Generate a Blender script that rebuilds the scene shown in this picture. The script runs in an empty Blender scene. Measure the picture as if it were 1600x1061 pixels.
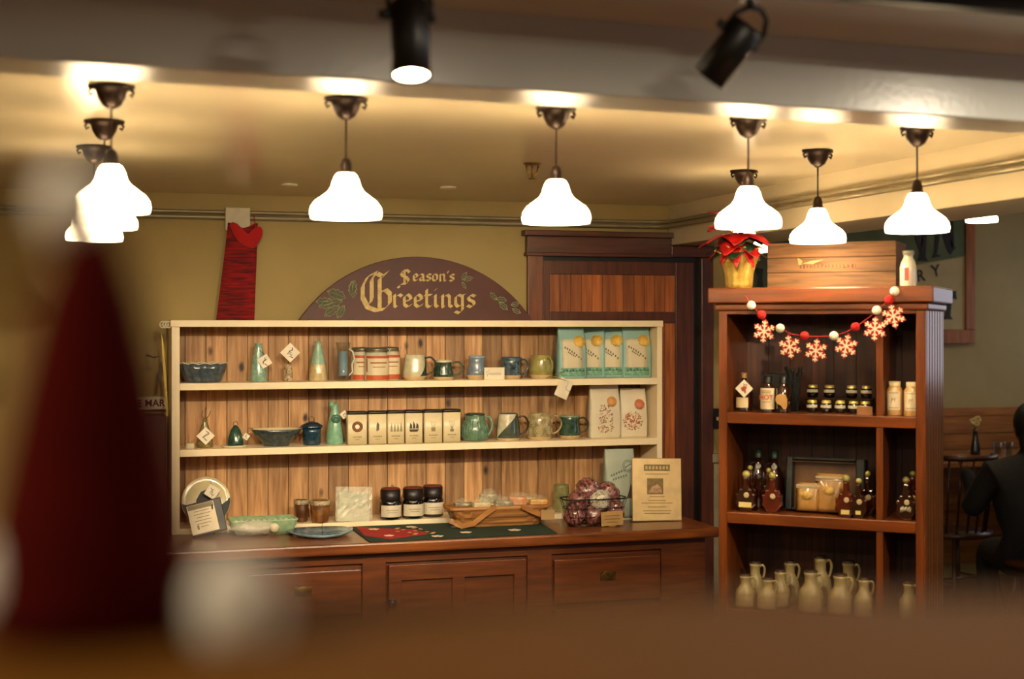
import bpy, bmesh, math, random
from mathutils import Vector, Matrix, Euler
from math import sin, cos, pi, radians, sqrt
SC = bpy.context.scene
COL = SC.collection
# ---------------------------------------------------------------- camera
TH = radians(17.0); FP = 2222.0; HY = 508.0; CZ = 1.68
ST, CT = sin(TH), cos(TH)
cd = bpy.data.cameras.new('camera'); cam = bpy.data.objects.new('camera', cd); COL.objects.link(cam)
cam.location = (0, 0, CZ); cam.rotation_euler = (pi/2, 0, -TH)
cd.sensor_width = 36; cd.lens = 36*FP/1600; cd.shift_y = -(530.5-HY)/1600
cd.clip_start = .02; cd.clip_end = 60
cd.dof.use_dof = True; cd.dof.focus_distance = 5.7; cd.dof.aperture_fstop = 2.5
SC.camera = cam
# ---------------------------------------------------------------- world, exposure
w = bpy.data.worlds.new('world'); SC.world = w; w.use_nodes = True
w.node_tree.nodes['Background'].inputs[0].default_value = (.5, .55, .6, 1)
w.node_tree.nodes['Background'].inputs[1].default_value = .02
vs = SC.view_settings; SC.display_settings.display_device = 'sRGB'
vs.view_transform = 'Standard'; vs.look = 'None'; vs.gamma = 1; vs.use_curve_mapping = False
vs.exposure = 0.36
WARM = (1.0, .66, .30)
BULB_E, SHADE_E = 190.0, 18.0          # pendant bulb and glass shade
ASSUMED_WINDOW_E = 2.0  # glow of the assumed pane in the right wall
SPOT_W = 20.0; FILL_SPOT_W = 74.0
FILL_W = 7.0                       # added fill lights in the front half of the room
# ---------------------------------------------------------------- perspective helpers: a pixel of the photo -> a point in the room
def ray(px):
    u = (px-800)/FP
    return ST+CT*u, CT-ST*u
def xat(px, Y): a, b = ray(px); return Y*a/b
def zd(px, Y): return Y/ray(px)[1]
def zat(px, py, Y): return CZ+(HY-py)*zd(px, Y)/FP
def mp(px, Y): return zd(px, Y)/FP               # metres per photo pixel
def onz(px, py, z):
    Z = (CZ-z)*FP/(py-HY); u = (px-800)/FP
    return Vector((Z*(ST+CT*u), Z*(CT-ST*u), z))
# ---------------------------------------------------------------- mesh collector
class G:
    def __init__(s): s.v = []; s.f = []; s.sm = []; s.mi = []; s.cur = 0
    def add(s, vs_, fs, smooth=False, M=None):
        n = len(s.v)
        for p in vs_:
            p = Vector(p); s.v.append(M @ p if M is not None else p)
        for f in fs: s.f.append([i+n for i in f]); s.sm.append(smooth); s.mi.append(s.cur)
        return s
    def m(s, i): s.cur = i; return s
    def box(s, x0, x1, y0, y1, z0, z1, M=None):
        v = [(x0,y0,z0),(x1,y0,z0),(x1,y1,z0),(x0,y1,z0),(x0,y0,z1),(x1,y0,z1),(x1,y1,z1),(x0,y1,z1)]
        return s.add(v, [(0,3,2,1),(4,5,6,7),(0,1,5,4),(1,2,6,5),(2,3,7,6),(3,0,4,7)], False, M)
    def bc(s, c, d, M=None):
        return s.box(c[0]-d[0]/2, c[0]+d[0]/2, c[1]-d[1]/2, c[1]+d[1]/2, c[2]-d[2]/2, c[2]+d[2]/2, M)
    def lathe(s, prof, seg=28, M=None, fl=None, cap=True):
        v = []; f = []; k = len(prof)
        for j, (r, z) in enumerate(prof):
            for i in range(seg):
                a = 2*pi*i/seg; rr = r*(fl(a, j) if fl else 1)
                v.append((rr*cos(a), rr*sin(a), z))
        for j in range(k-1):
            for i in range(seg):
                a, b = j*seg+i, j*seg+(i+1) % seg
                f.append((a, b, b+seg, a+seg))
        if cap:
            f.append(list(range(seg))[::-1]); f.append([(k-1)*seg+i for i in range(seg)])
        return s.add(v, f, True, M)
    def tube(s, pts, r, seg=8, M=None, closed=False):
        pts = [Vector(p) for p in pts]; n = len(pts); v = []; f = []; up = None
        for i, p in enumerate(pts):
            if closed: t = pts[(i+1) % n]-pts[i-1]
            else: t = pts[min(i+1, n-1)]-pts[max(i-1, 0)]
            if t.length < 1e-9: t = Vector((0, 0, 1))
            t.normalize()
            if up is None: up = Vector((0, 0, 1)) if abs(t.z) < .9 else Vector((1, 0, 0))
            a = t.cross(up)
            if a.length < 1e-6: a = t.orthogonal()
            a.normalize(); b = t.cross(a); up = -b if b.dot(up) < 0 else b
            b = up
            rr = r[i] if isinstance(r, (list, tuple)) else r
            for k in range(seg):
                an = 2*pi*k/seg; v.append(p+a*(cos(an)*rr)+b*(sin(an)*rr))
        m = n if closed else n-1
        for i in range(m):
            o, q = i*seg, ((i+1) % n)*seg
            for k in range(seg): f.append((o+k, o+(k+1) % seg, q+(k+1) % seg, q+k))
        if not closed: f.append(list(range(seg))[::-1]); f.append([(n-1)*seg+k for k in range(seg)])
        return s.add(v, f, True, M)
    def sph(s, c, r, seg=16, rings=10, M=None, sc=(1, 1, 1), bump=None):
        v = [(c[0], c[1], c[2]-r*sc[2])]; f = []
        for j in range(1, rings):
            t = pi*j/rings
            for i in range(seg):
                a = 2*pi*i/seg; rr = r*(bump(a, t) if bump else 1)
                v.append((c[0]+rr*sc[0]*sin(t)*cos(a), c[1]+rr*sc[1]*sin(t)*sin(a), c[2]-rr*sc[2]*cos(t)))
        v.append((c[0], c[1], c[2]+r*sc[2])); L = len(v)-1
        for i in range(seg): f.append((0, 1+(i+1) % seg, 1+i))
        for j in range(rings-2):
            for i in range(seg):
                a = 1+j*seg+i; b = 1+j*seg+(i+1) % seg; f.append((a, b, b+seg, a+seg))
        o = 1+(rings-2)*seg
        for i in range(seg): f.append((o+i, o+(i+1) % seg, L))
        return s.add(v, f, True, M)
    def prism(s, poly, y0, y1, M=None, smooth=False):      # polygon in XZ, from depth y0 to y1
        n = len(poly); v = [(x, y0, z) for x, z in poly]+[(x, y1, z) for x, z in poly]
        f = [list(range(n)), [n+i for i in range(n)][::-1]]
        for i in range(n): j = (i+1) % n; f.append((i, i+n, j+n, j))
        return s.add(v, f, smooth, M)
    def slab(s, poly, z0, z1, M=None):                     # polygon in XY, from z0 to z1
        n = len(poly); v = [(x, y, z0) for x, y in poly]+[(x, y, z1) for x, y in poly]
        f = [list(range(n))[::-1], [n+i for i in range(n)]]
        for i in range(n): j = (i+1) % n; f.append((i, j, j+n, i+n))
        return s.add(v, f, False, M)
    def loft(s, rings, cap=True, M=None, smooth=True):
        k = len(rings[0]); v = [p for r in rings for p in r]; f = []
        for j in range(len(rings)-1):
            for i in range(k): a, b = j*k+i, j*k+(i+1) % k; f.append((a, b, b+k, a+k))
        if cap: f.append(list(range(k))[::-1]); f.append([(len(rings)-1)*k+i for i in range(k)])
        return s.add(v, f, smooth, M)
    def grid(s, fn, nu, nv, M=None, smooth=True):
        v = [fn(i/nu, j/nv) for j in range(nv+1) for i in range(nu+1)]; f = []
        for j in range(nv):
            for i in range(nu): a = j*(nu+1)+i; f.append((a, a+1, a+nu+2, a+nu+1))
        return s.add(v, f, smooth, M)
    def arcband(s, r, z0, z1, a0, a1, t=.0006, n=12):      # a curved label on a round jar, centred on -Y
        v = []; f = []
        for i in range(n+1):
            a = -pi/2+a0+(a1-a0)*i/n
            for rr, z in ((r, z0), (r+t, z0), (r+t, z1), (r, z1)): v.append((rr*cos(a), rr*sin(a), z))
        for i in range(n):
            for k in range(4): a, b = i*4+k, i*4+(k+1) % 4; f.append((a, a+4, b+4, b))
        f.append((0, 1, 2, 3)); f.append((n*4+3, n*4+2, n*4+1, n*4))
        return s.add(v, f, False)
def smooth(pts, k=4):           # Catmull-Rom curve through the points
    P = [Vector(p) for p in pts]; out = []
    for i in range(len(P)-1):
        a, b, c, d = P[max(i-1, 0)], P[i], P[i+1], P[min(i+2, len(P)-1)]
        for j in range(k):
            t = j/k; out.append(.5*((2*b)+(c-a)*t+(2*a-5*b+4*c-d)*t*t+(3*b-a-3*c+d)*t**3))
    return out+[P[-1]]
def R(x=0, y=0, z=0): return Euler((x, y, z)).to_matrix().to_4x4()
def Tm(x, y, z): return Matrix.Translation((x, y, z))
def mesh(name, g, mats):
    me = bpy.data.meshes.new(name); me.from_pydata([tuple(v) for v in g.v], [], g.f)
    if not isinstance(mats, (list, tuple)): mats = [mats]
    for m in mats: me.materials.append(m)
    me.polygons.foreach_set('use_smooth', g.sm); me.polygons.foreach_set('material_index', g.mi)
    bm = bmesh.new(); bm.from_mesh(me); bmesh.ops.recalc_face_normals(bm, faces=bm.faces); bm.to_mesh(me); bm.free()
    me.update(); return me
def ob(name, g, mats, parent=None, bev=0, loc=None, rz=0, solid=0, sub=0, label=None):
    o = bpy.data.objects.new(name, mesh(name, g, mats)); COL.objects.link(o)
    if parent is not None: o.parent = parent
    if loc is not None: o.location = loc
    if rz: o.rotation_euler = (0, 0, rz)
    if solid: m = o.modifiers.new('solid', 'SOLIDIFY'); m.thickness = solid; m.offset = 0
    if sub: m = o.modifiers.new('sub', 'SUBSURF'); m.levels = m.render_levels = sub
    if bev:
        m = o.modifiers.new('bev', 'BEVEL'); m.width = bev; m.segments = 2; m.limit_method = 'ANGLE'; m.angle_limit = radians(40)
    if label: o['label'] = label
    return o
def tag(o, label, cat, group=None, kind=None):
    o['label'] = label; o['category'] = cat
    if group: o['group'] = group
    if kind: o['kind'] = kind
    return o
def thing(name, label, cat, loc=(0, 0, 0), rz=0, group=None):
    o = bpy.data.objects.new(name, None); COL.objects.link(o); o.empty_display_size = .05
    o.location = loc; o.rotation_euler = (0, 0, rz)
    return tag(o, label, cat, group)
def struct(name, g, mats, bev=0, parent=None, label=None):
    o = ob(name, g, mats, parent, bev)
    if parent is None: o['kind'] = 'structure'; o['label'] = label or name.replace('_', ' ')
    return o
def dup(root, loc, rz=None, label=None, group=None):
    def cp(o, par):
        c = o.copy(); COL.objects.link(c)
        if par is not None: c.parent = par
        for ch in [k for k in o.children]: cp(ch, c)
        return c
    r = cp(root, None); r.location = loc
    if rz is not None: r.rotation_euler = (0, 0, rz)
    if label: r['label'] = label
    if group: r['group'] = group
    return r
# ---------------------------------------------------------------- materials
def lin(h):
    if isinstance(h, str):
        h = h.lstrip('#'); c = [int(h[i:i+2], 16)/255 for i in (0, 2, 4)]
    else: c = list(h); return tuple(c[:3])+(1,)
    return tuple((x/12.92 if x <= .04045 else ((x+.055)/1.055)**2.4) for x in c)+(1,)
MC = {}
def mat(col, rough=.55, metal=0, col2=None, scale=20, bump=0, bscale=60, coat=0, emis=0, ecol=None, spec=.5, key=None, stretch=(1, 1, 1), trans=0, ramp=(.35, .65), sheen=0, thin=False):
    k = key or ('m', str(col), rough, metal, str(col2), scale, bump, bscale, coat, emis, str(ecol), spec, stretch, trans, ramp, sheen)
    if k in MC: return MC[k]
    m = bpy.data.materials.new('mat_%d' % len(MC)); MC[k] = m; m.use_nodes = True
    nt = m.node_tree; N = nt.nodes; L = nt.links; b = N['Principled BSDF']
    b.inputs['Base Color'].default_value = lin(col); b.inputs['Roughness'].default_value = rough
    b.inputs['Metallic'].default_value = metal; b.inputs['Coat Weight'].default_value = coat
    b.inputs['Specular IOR Level'].default_value = spec; b.inputs['Transmission Weight'].default_value = trans
    b.inputs['Sheen Weight'].default_value = sheen
    if emis: b.inputs['Emission Color'].default_value = lin(ecol or col); b.inputs['Emission Strength'].default_value = emis
    tc = N.new('ShaderNodeTexCoord'); mp_ = N.new('ShaderNodeMapping'); mp_.inputs['Scale'].default_value = stretch
    L.new(tc.outputs['Object'], mp_.inputs[0])
    n1 = N.new('ShaderNodeTexNoise'); n1.inputs['Scale'].default_value = scale; n1.inputs['Detail'].default_value = 4
    L.new(mp_.outputs[0], n1.inputs['Vector'])
    rp = N.new('ShaderNodeValToRGB'); L.new(n1.outputs['Fac'], rp.inputs[0])
    c1 = lin(col); c2 = lin(col2) if col2 else tuple(x*.86 for x in c1[:3])+(1,)
    rp.color_ramp.elements[0].position, rp.color_ramp.elements[1].position = ramp
    rp.color_ramp.elements[0].color = c1; rp.color_ramp.elements[1].color = c2
    L.new(rp.outputs[0], b.inputs['Base Color'])
    if bump:
        n2 = N.new('ShaderNodeTexNoise'); n2.inputs['Scale'].default_value = bscale; n2.inputs['Detail'].default_value = 3
        L.new(mp_.outputs[0], n2.inputs['Vector'])
        bp = N.new('ShaderNodeBump'); bp.inputs['Strength'].default_value = bump; bp.inputs['Distance'].default_value = .004
        L.new(n2.outputs['Fac'], bp.inputs['Height']); L.new(bp.outputs[0], b.inputs['Normal'])
    return m
def wood(ca, cb, axis=2, board=0, rough=.4, knots=0, coat=.1, var=.3, scale=6.0, knot='#2a1205'):
    k = ('w', ca, cb, axis, board, rough, knots, coat, var, scale)
    if k in MC: return MC[k]
    m = bpy.data.materials.new('wood_%d' % len(MC)); MC[k] = m; m.use_nodes = True
    nt = m.node_tree; N = nt.nodes; L = nt.links; b = N['Principled BSDF']
    b.inputs['Roughness'].default_value = rough; b.inputs['Coat Weight'].default_value = coat; b.inputs['Coat Roughness'].default_value = .25
    tc = N.new('ShaderNodeTexCoord'); sp = N.new('ShaderNodeSeparateXYZ'); L.new(tc.outputs['Object'], sp.inputs[0])
    mp_ = N.new('ShaderNodeMapping'); s = [9, 9, 9]; s[axis] = .7; mp_.inputs['Scale'].default_value = s
    L.new(tc.outputs['Object'], mp_.inputs[0]); vec = mp_.outputs[0]; wn = None
    if board:
        d = N.new('ShaderNodeMath'); d.operation = 'DIVIDE'; d.inputs[1].default_value = board
        L.new(sp.outputs[0 if axis == 2 else 2], d.inputs[0])
        fl = N.new('ShaderNodeMath'); fl.operation = 'FLOOR'; L.new(d.outputs[0], fl.inputs[0])
        wn = N.new('ShaderNodeTexWhiteNoise'); wn.noise_dimensions = '1D'; L.new(fl.outputs[0], wn.inputs['W'])
        ad = N.new('ShaderNodeVectorMath'); ad.operation = 'ADD'; sc_ = N.new('ShaderNodeVectorMath'); sc_.operation = 'SCALE'; sc_.inputs['Scale'].default_value = 17
        L.new(wn.outputs['Color'], sc_.inputs[0]); L.new(mp_.outputs[0], ad.inputs[0]); L.new(sc_.outputs[0], ad.inputs[1]); vec = ad.outputs[0]
    n1 = N.new('ShaderNodeTexNoise'); n1.inputs['Scale'].default_value = scale; n1.inputs['Detail'].default_value = 6; n1.inputs['Distortion'].default_value = .4
    L.new(vec, n1.inputs['Vector'])
    rp = N.new('ShaderNodeValToRGB'); L.new(n1.outputs['Fac'], rp.inputs[0])
    rp.color_ramp.elements[0].position = .34; rp.color_ramp.elements[1].position = .66
    rp.color_ramp.elements[0].color = lin(ca); rp.color_ramp.elements[1].color = lin(cb)
    out = rp.outputs[0]
    if wn:
        hs = N.new('ShaderNodeHueSaturation'); mr = N.new('ShaderNodeMapRange')
        mr.inputs['To Min'].default_value = 1-var; mr.inputs['To Max'].default_value = 1+var
        L.new(wn.outputs['Value'], mr.inputs['Value']); L.new(mr.outputs[0], hs.inputs['Value']); L.new(out, hs.inputs['Color']); out = hs.outputs[0]
    if knots:
        mk = N.new('ShaderNodeMapping'); ks = [knots, 1, knots]; ks[axis] = knots*.55; mk.inputs['Scale'].default_value = ks
        L.new(tc.outputs['Object'], mk.inputs[0])
        dn = N.new('ShaderNodeTexNoise'); dn.inputs['Scale'].default_value = 25; L.new(tc.outputs['Object'], dn.inputs['Vector'])
        mx = N.new('ShaderNodeMix'); mx.data_type = 'VECTOR'; mx.inputs['Factor'].default_value = .06
        L.new(mk.outputs[0], mx.inputs[4]); L.new(dn.outputs['Color'], mx.inputs[5])
        vo = N.new('ShaderNodeTexVoronoi'); vo.voronoi_dimensions = '3D'; vo.inputs['Scale'].default_value = 1; L.new(mx.outputs[1], vo.inputs['Vector'])
        r2 = N.new('ShaderNodeValToRGB'); r2.color_ramp.elements[0].position = .06; r2.color_ramp.elements[1].position = .15
        r2.color_ramp.elements[0].color = (1, 1, 1, 1); r2.color_ramp.elements[1].color = (0, 0, 0, 1)
        L.new(vo.outputs['Distance'], r2.inputs[0])
        m2 = N.new('ShaderNodeMix'); m2.data_type = 'RGBA'; L.new(r2.outputs[0], m2.inputs['Factor']); L.new(out, m2.inputs[6]); m2.inputs[7].default_value = lin(knot)
        out = m2.outputs[2]
    L.new(out, b.inputs['Base Color'])
    bp = N.new('ShaderNodeBump'); bp.inputs['Strength'].default_value = .15; bp.inputs['Distance'].default_value = .002
    L.new(n1.outputs['Fac'], bp.inputs['Height']); L.new(bp.outputs[0], b.inputs['Normal'])
    return m
def film(col, alpha=.45, rough=.12):                     # crinkled clear wrap
    k = ('film', col, alpha, rough)
    if k in MC: return MC[k]
    m = mat(col, rough, key=k, bump=1, bscale=55, spec=.9, scale=30, coat=1)
    nt = m.node_tree; b = nt.nodes['Principled BSDF']; b.inputs['Alpha'].default_value = alpha
    return m
def glass(col, rough=.03):
    k = ('glass', col, rough)
    if k in MC: return MC[k]
    m = bpy.data.materials.new('glass_%d' % len(MC)); MC[k] = m; m.use_nodes = True
    nt = m.node_tree; N = nt.nodes; L = nt.links; N.remove(N['Principled BSDF'])
    t = N.new('ShaderNodeBsdfTransparent'); t.inputs[0].default_value = lin(col)
    g = N.new('ShaderNodeBsdfGlossy'); g.inputs['Roughness'].default_value = rough
    fr = N.new('ShaderNodeLayerWeight'); fr.inputs[0].default_value = .12
    mx = N.new('ShaderNodeMixShader'); L.new(fr.outputs['Facing'], mx.inputs[0]); L.new(t.outputs[0], mx.inputs[1]); L.new(g.outputs[0], mx.inputs[2])
    L.new(mx.outputs[0], N['Material Output'].inputs[0]); return m
def knit(c1, c2, rows=260):
    k = ('knit', c1, c2, rows)
    if k in MC: return MC[k]
    m = mat(c1, .9, col2=c2, scale=34, bump=.6, bscale=300, key=k, stretch=(.35, 1, 3), ramp=(.35, .7)); return m
def shade_mat():
    m = bpy.data.materials.new('opal_glass'); m.use_nodes = True
    nt = m.node_tree; N = nt.nodes; L = nt.links; b = N['Principled BSDF']
    b.inputs['Base Color'].default_value = (.9, .85, .75, 1); b.inputs['Roughness'].default_value = .15
    b.inputs['Emission Color'].default_value = (1, .83, .56, 1); b.inputs['Emission Strength'].default_value = SHADE_E
    t = N.new('ShaderNodeBsdfTranslucent'); t.inputs[0].default_value = (.95, .85, .7, 1)
    mx = N.new('ShaderNodeMixShader'); mx.inputs[0].default_value = .55
    L.new(b.outputs[0], mx.inputs[1]); L.new(t.outputs[0], mx.inputs[2]); L.new(mx.outputs[0], N['Material Output'].inputs[0]); return m
def emit(col, e, key=None):
    m = bpy.data.materials.new('emit_%d' % len(MC)); MC[('e', str(col), e)] = m; m.use_nodes = True
    b = m.node_tree.nodes['Principled BSDF']; b.inputs['Base Color'].default_value = (.8, .8, .8, 1)
    b.inputs['Emission Color'].default_value = tuple(col)+(1,); b.inputs['Emission Strength'].default_value = e; return m
M_wall = mat('#ab965e', .75, col2='#a48f57', scale=3, bump=.15, bscale=90)
M_ceil = mat('#dccfae', .19, col2='#d6c8a6', scale=2, bump=.06, bscale=30, spec=.5)
M_beam = mat('#dee2dc', .26, col2='#d6dad2', scale=2, bump=.08, bscale=60)
M_white = mat('#f4e2be', .4, col2='#ecd9b2', scale=5, bump=.1, bscale=30)
M_pine = wood('#c09464', '#8c6238', 2, .085, .55, knots=10.5, coat=0, var=.34)
M_oak = wood('#84471a', '#5f3010', 0, 0, .32, coat=.3)
M_oakv = wood('#7e4017', '#5f2c10', 2, 0, .38, coat=.3)
M_oakfront = wood('#68330c', '#482208', 0, 0, .4, coat=.25)
M_cherry = wood('#72370e', '#532708', 2, 0, .3, coat=.35)
M_cherryh = wood('#74380f', '#552809', 0, 0, .3, coat=.35)
M_cherryb = wood('#4e2613', '#33180b', 2, .075, .5, coat=.1, var=.35)
M_door = wood('#602c10', '#431e0a', 2, 0, .4, coat=.2)
M_doorh = wood('#602c10', '#431e0a', 0, 0, .4, coat=.2)
M_doorb = wood('#b0662a', '#8a4618', 2, .052, .45, coat=.15, var=.38)
M_black = mat('#0c0b0a', .45); M_blackm = mat('#14120f', .35, metal=.3)
M_bronze = mat('#2a1a10', .4, metal=.6, bump=.2)
M_brass = mat('#8a6a2a', .35, metal=.9, col2='#5e451a', scale=60)
M_steel = mat('#8c8878', .3, metal=.9)
M_paper = mat('#e8dcc0', .7); M_ink = mat('#2b2620', .7); M_clay = mat('#c9ab7c', .7, bump=.2)
M_gold = mat('#dcbc60', .32, metal=.45, col2='#b8923a', scale=25, bump=.7, bscale=70)
M_red = mat('#c01010', .6); M_green = mat('#1e3a22', .7)
# ---------------------------------------------------------------- lettering
def nib(g, strokes, x, z, s, wn, y0, y1, ang=40, ax=1):
    nx, nz = cos(radians(ang))*wn/2, sin(radians(ang))*wn/2
    kk = 0
    for st in strokes:
        for (a, b), (c, d) in zip(st[:-1], st[1:]):
            p = [(a*s*ax+x, b*s+z), (c*s*ax+x, d*s+z)]
            pts = [(p[0][0]-nx, p[0][1]-nz), (p[0][0]+nx, p[0][1]+nz), (p[1][0]+nx, p[1][1]+nz), (p[1][0]-nx, p[1][1]-nz)]
            q = []
            h = .18*wn
            cr = (nx*(p[1][1]-p[0][1])-nz*(p[1][0]-p[0][0]))
            if abs(cr) < 1e-9: continue
            kk += 1; g.prism(pts, y0-kk*2.5e-5, y1)
BL = {
 'i': (.42, [[(0,.8),(.12,.95),(.12,.15),(.26,.02)], [(.08,1.3),(.18,1.38)]]),
 'n': (.8, [[(0,.8),(.12,.95),(.12,.05),(.2,0)], [(.12,.75),(.4,.97),(.52,.8),(.52,.15),(.66,.02)]]),
 'r': (.6, [[(0,.8),(.12,.95),(.12,.1),(.22,.0)], [(.14,.75),(.38,.97),(.54,.82)]]),
 'e': (.62, [[(.1,.42),(.47,.6),(.4,.85),(.25,.97),(.08,.8),(.08,.2),(.25,.02),(.5,.2)]]),
 't': (.5, [[(.12,1.35),(.12,.15),(.26,.0),(.42,.12)], [(0,.92),(.4,.95)]]),
 'g': (.72, [[(.47,.85),(.25,.97),(.08,.8),(.08,.25),(.22,.05),(.47,.22)], [(.47,.95),(.49,-.2),(.3,-.45),(.05,-.32)], [(.45,.9),(.62,.98)]]),
 's': (.62, [[(.5,.85),(.3,.97),(.1,.8),(.15,.6),(.42,.42),(.46,.2),(.28,.02),(.05,.15)]]),
 'a': (.68, [[(.08,.82),(.25,.97),(.42,.8),(.42,.15),(.56,.02)], [(.42,.6),(.12,.42),(.08,.18),(.22,.03),(.42,.2)]]),
 'o': (.68, [[(.28,.98),(.08,.8),(.08,.2),(.28,.02),(.5,.2),(.5,.8),(.28,.98)]]),
 "'": (.24, [[(.06,1.3),(.14,1.38),(.08,1.1)]]),
 'S': (1.05, [[(.95,1.35),(.7,1.62),(.35,1.55),(.15,1.2),(.3,.95),(.7,.75),(.88,.4),(.65,.05),(.2,.0),(-.15,-.3),(0,-.42)], [(.48,1.5),(.48,.1)]]),
 'G': (1.62, [[(.75,2.3),(.3,2.0),(.05,1.4),(.05,.7),(.3,.1),(.75,-.1),(1.15,.0),(1.42,.35),(1.42,.95),(1.2,1.2),(.88,1.0)], [(.72,2.25),(.5,1.8),(.5,.6),(.42,.35)], [(.9,1.9),(.9,-.1)], [(.78,2.2),(1.0,2.05),(1.3,2.3)], [(1.3,2.3),(1.0,1.9)]]),
}
def black(g, text, x, z, s, w, y0, y1, ax=1):
    for ch in text:
        adv, st = BL[ch]; nib(g, st, x, z, s, w*(1.35 if ch == 'G' else 1), y0, y1, 40, ax); x += adv*s*ax
    return x
def text_mesh(g, string, size, M, ext=.0004, shear=0, bold=0):
    cu = bpy.data.curves.new('t', 'FONT'); cu.body = string; cu.size = size; cu.extrude = ext; cu.align_x = 'CENTER'; cu.shear = shear; cu.offset = bold; cu.resolution_u = 3
    o = bpy.data.objects.new('t', cu); COL.objects.link(o); dg = bpy.context.evaluated_depsgraph_get()
    me = bpy.data.meshes.new_from_object(o.evaluated_get(dg))
    g.add([v.co.copy() for v in me.vertices], [list(p.vertices) for p in me.polygons], False, M @ R(pi/2))
    bpy.data.objects.remove(o); bpy.data.curves.remove(cu); bpy.data.meshes.remove(me)
    return g
# ================================================================ the room
CEIL = 2.233; YW = 6.10; XH = 2.626; ZH = 2.05
struct('floor', G().box(-2.5, 6.6, -3, 8.3, -.1, 0), wood('#5a3418', '#41240f', 1, .11, .4), label='dark brown wooden floor')
struct('wall_left', G().box(-2.6, -2.5, -3, 8.3, 0, 2.7), M_wall, label='beige left wall')
struct('wall_front', G().box(-2.6, 6.7, -3.1, -3, 0, 2.7), M_wall, label='beige wall behind the viewer')
struct('wall_back', G().box(-2.5, 2.97, YW, YW+.1, 0, 2.7), M_wall, label='olive beige back wall behind the white shelf unit')
struct('wall_alcove', G().box(2.97, 6.6, 8.2, 8.3, 0, 2.7), mat('#aca074', .8, col2='#a4986c', scale=3, bump=.1, bscale=80), label='grey green far wall of the seating area')
struct('wall_partition', G().box(2.87, 2.97, YW+.1, 8.2, 0, 2.7), M_wall, label='side wall of the seating area')
g = G().box(6.6, 6.7, -3, .6, 0, 2.7).box(6.6, 6.7, 2.4, 6.5, 0, 2.7).box(6.6, 6.7, 8.0, 8.3, 0, 2.7).box(6.6, 6.7, 6.5, 8.0, 0, 1.3).box(6.6, 6.7, 6.5, 8.0, 2.15, 2.7).box(6.6, 6.7, .6, 2.4, 0, .9).box(6.6, 6.7, .6, 2.4, 2.2, 2.7)  # gaps left for the two assumed windows
struct('wall_right', g, M_wall, label='right wall with the assumed window openings')
w2 = struct('assumed_window_2', G().box(6.62, 6.66, 6.5, 8.0, 1.3, 2.15), emit((.85, .85, 1.0), .9), label='assumed unseen window with a glowing pane in the far right corner')  # assumed glowing pane, out of view, for the bluish reflection on the cabinet side
struct('assumed_window_frame', G().box(6.58, 6.61, 7.23, 7.27, 1.3, 2.15).box(6.57, 6.6, 6.45, 8.05, 1.24, 1.3).box(6.57, 6.6, 6.45, 8.05, 2.15, 2.2), M_white, parent=w2)  # frame of the assumed corner window
wf = struct('assumed_window_1', G().box(6.62, 6.66, .6, 2.4, .9, 2.2), emit((.62, .74, 1.0), ASSUMED_WINDOW_E), label='assumed unseen window with a glowing pane in the right wall')  # assumed unseen pane, glowing to give cool light on beam and cabinet
g = G().box(6.56, 6.6, .54, 2.46, .84, .9).box(6.56, 6.6, .54, 2.46, 2.2, 2.26).box(6.56, 6.6, .54, .6, .9, 2.2).box(6.56, 6.6, 2.4, 2.46, .9, 2.2).box(6.58, 6.61, 1.48, 1.52, .9, 2.2)
struct('assumed_window_frame', g, M_white, parent=wf)  # frame round the assumed right wall pane
BF = lambda x: 2.66+.0644*x        # front face line of the slightly skewed beam
struct('ceiling', G().slab([(-2.5, BF(-2.5)+.05), (2.8, BF(2.8)+.05), (2.8, YW+.1), (-2.5, YW+.1)], CEIL, CEIL+.1).slab([(-2.5, -3), (6.6, -3), (6.6, BF(6.6)+.05), (-2.5, BF(-2.5)+.05)], 2.30, 2.4).box(2.9, 6.6, 2.9, 8.3, 2.55, 2.65), M_ceil, label='cream ceiling')
struct('trim_1', G().slab([(-2.5, BF(-2.5)), (6.6, BF(6.6)), (6.6, BF(6.6)+.17), (-2.5, BF(-2.5)+.17)], 2.15, 2.66), M_beam, label='grey white ceiling beam across the front', bev=.004)
struct('trim_2', G().box(XH, XH+.35, 2.98, YW+.3, ZH, 2.66), M_ceil, label='cream header beam running to the back corner', bev=.004)
# baseboard and chair rail beside the door
x0, x1 = xat(1112, YW), 2.968
struct('trim_3', G().box(x0+.002, x1, YW-.02, YW, 0, zat(1118, 722, YW)).box(x0-.01, x1, YW-.035, YW, zat(1118, 722, YW), zat(1118, 708, YW)), mat('#a39878', .6), label='grey painted wainscot strip right of the door', bev=.003)
# ---- door
D = thing('door', 'dark brown plank panel door behind the white shelf unit', 'door', (0, YW, 0)); D.name = 'door_1'; D['kind'] = 'structure'; del D['category']
dx = lambda p: xat(p, YW)
zt, zb = zat(900, 362, YW), zat(900, 400, YW)
ob('door_casing', G().box(dx(822), dx(846), -.03, 0, 0, zb), M_oakv, D, .004)
ob('door_casing', G().box(dx(1092), dx(1111), -.03, 0, 0, zb), M_door, D, .004)
hx1 = 2.97
ob('door_head', G().box(dx(820), XH-.002, -.04, 0, zb, zt-.025).box(dx(814), XH-.002, -.065, 0, zt-.025, zt).box(dx(818), XH-.002, -.048, 0, zb-.004, zb+.012).box(XH-.002, dx(1111), -.04, 0, zb, ZH-.003), M_doorh, D, .003)
lx0, lx1 = dx(847), dx(1081)
ob('gap_shade', G().box(dx(846), dx(1092), -.004, -.001, 0, zb), M_black, D)  # black sheet standing in for the shade in the gap round the leaf
za, zc, zd_, ze = zat(900, 408, YW), zat(900, 429, YW), zat(900, 487, YW), zat(900, 505, YW)
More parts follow.
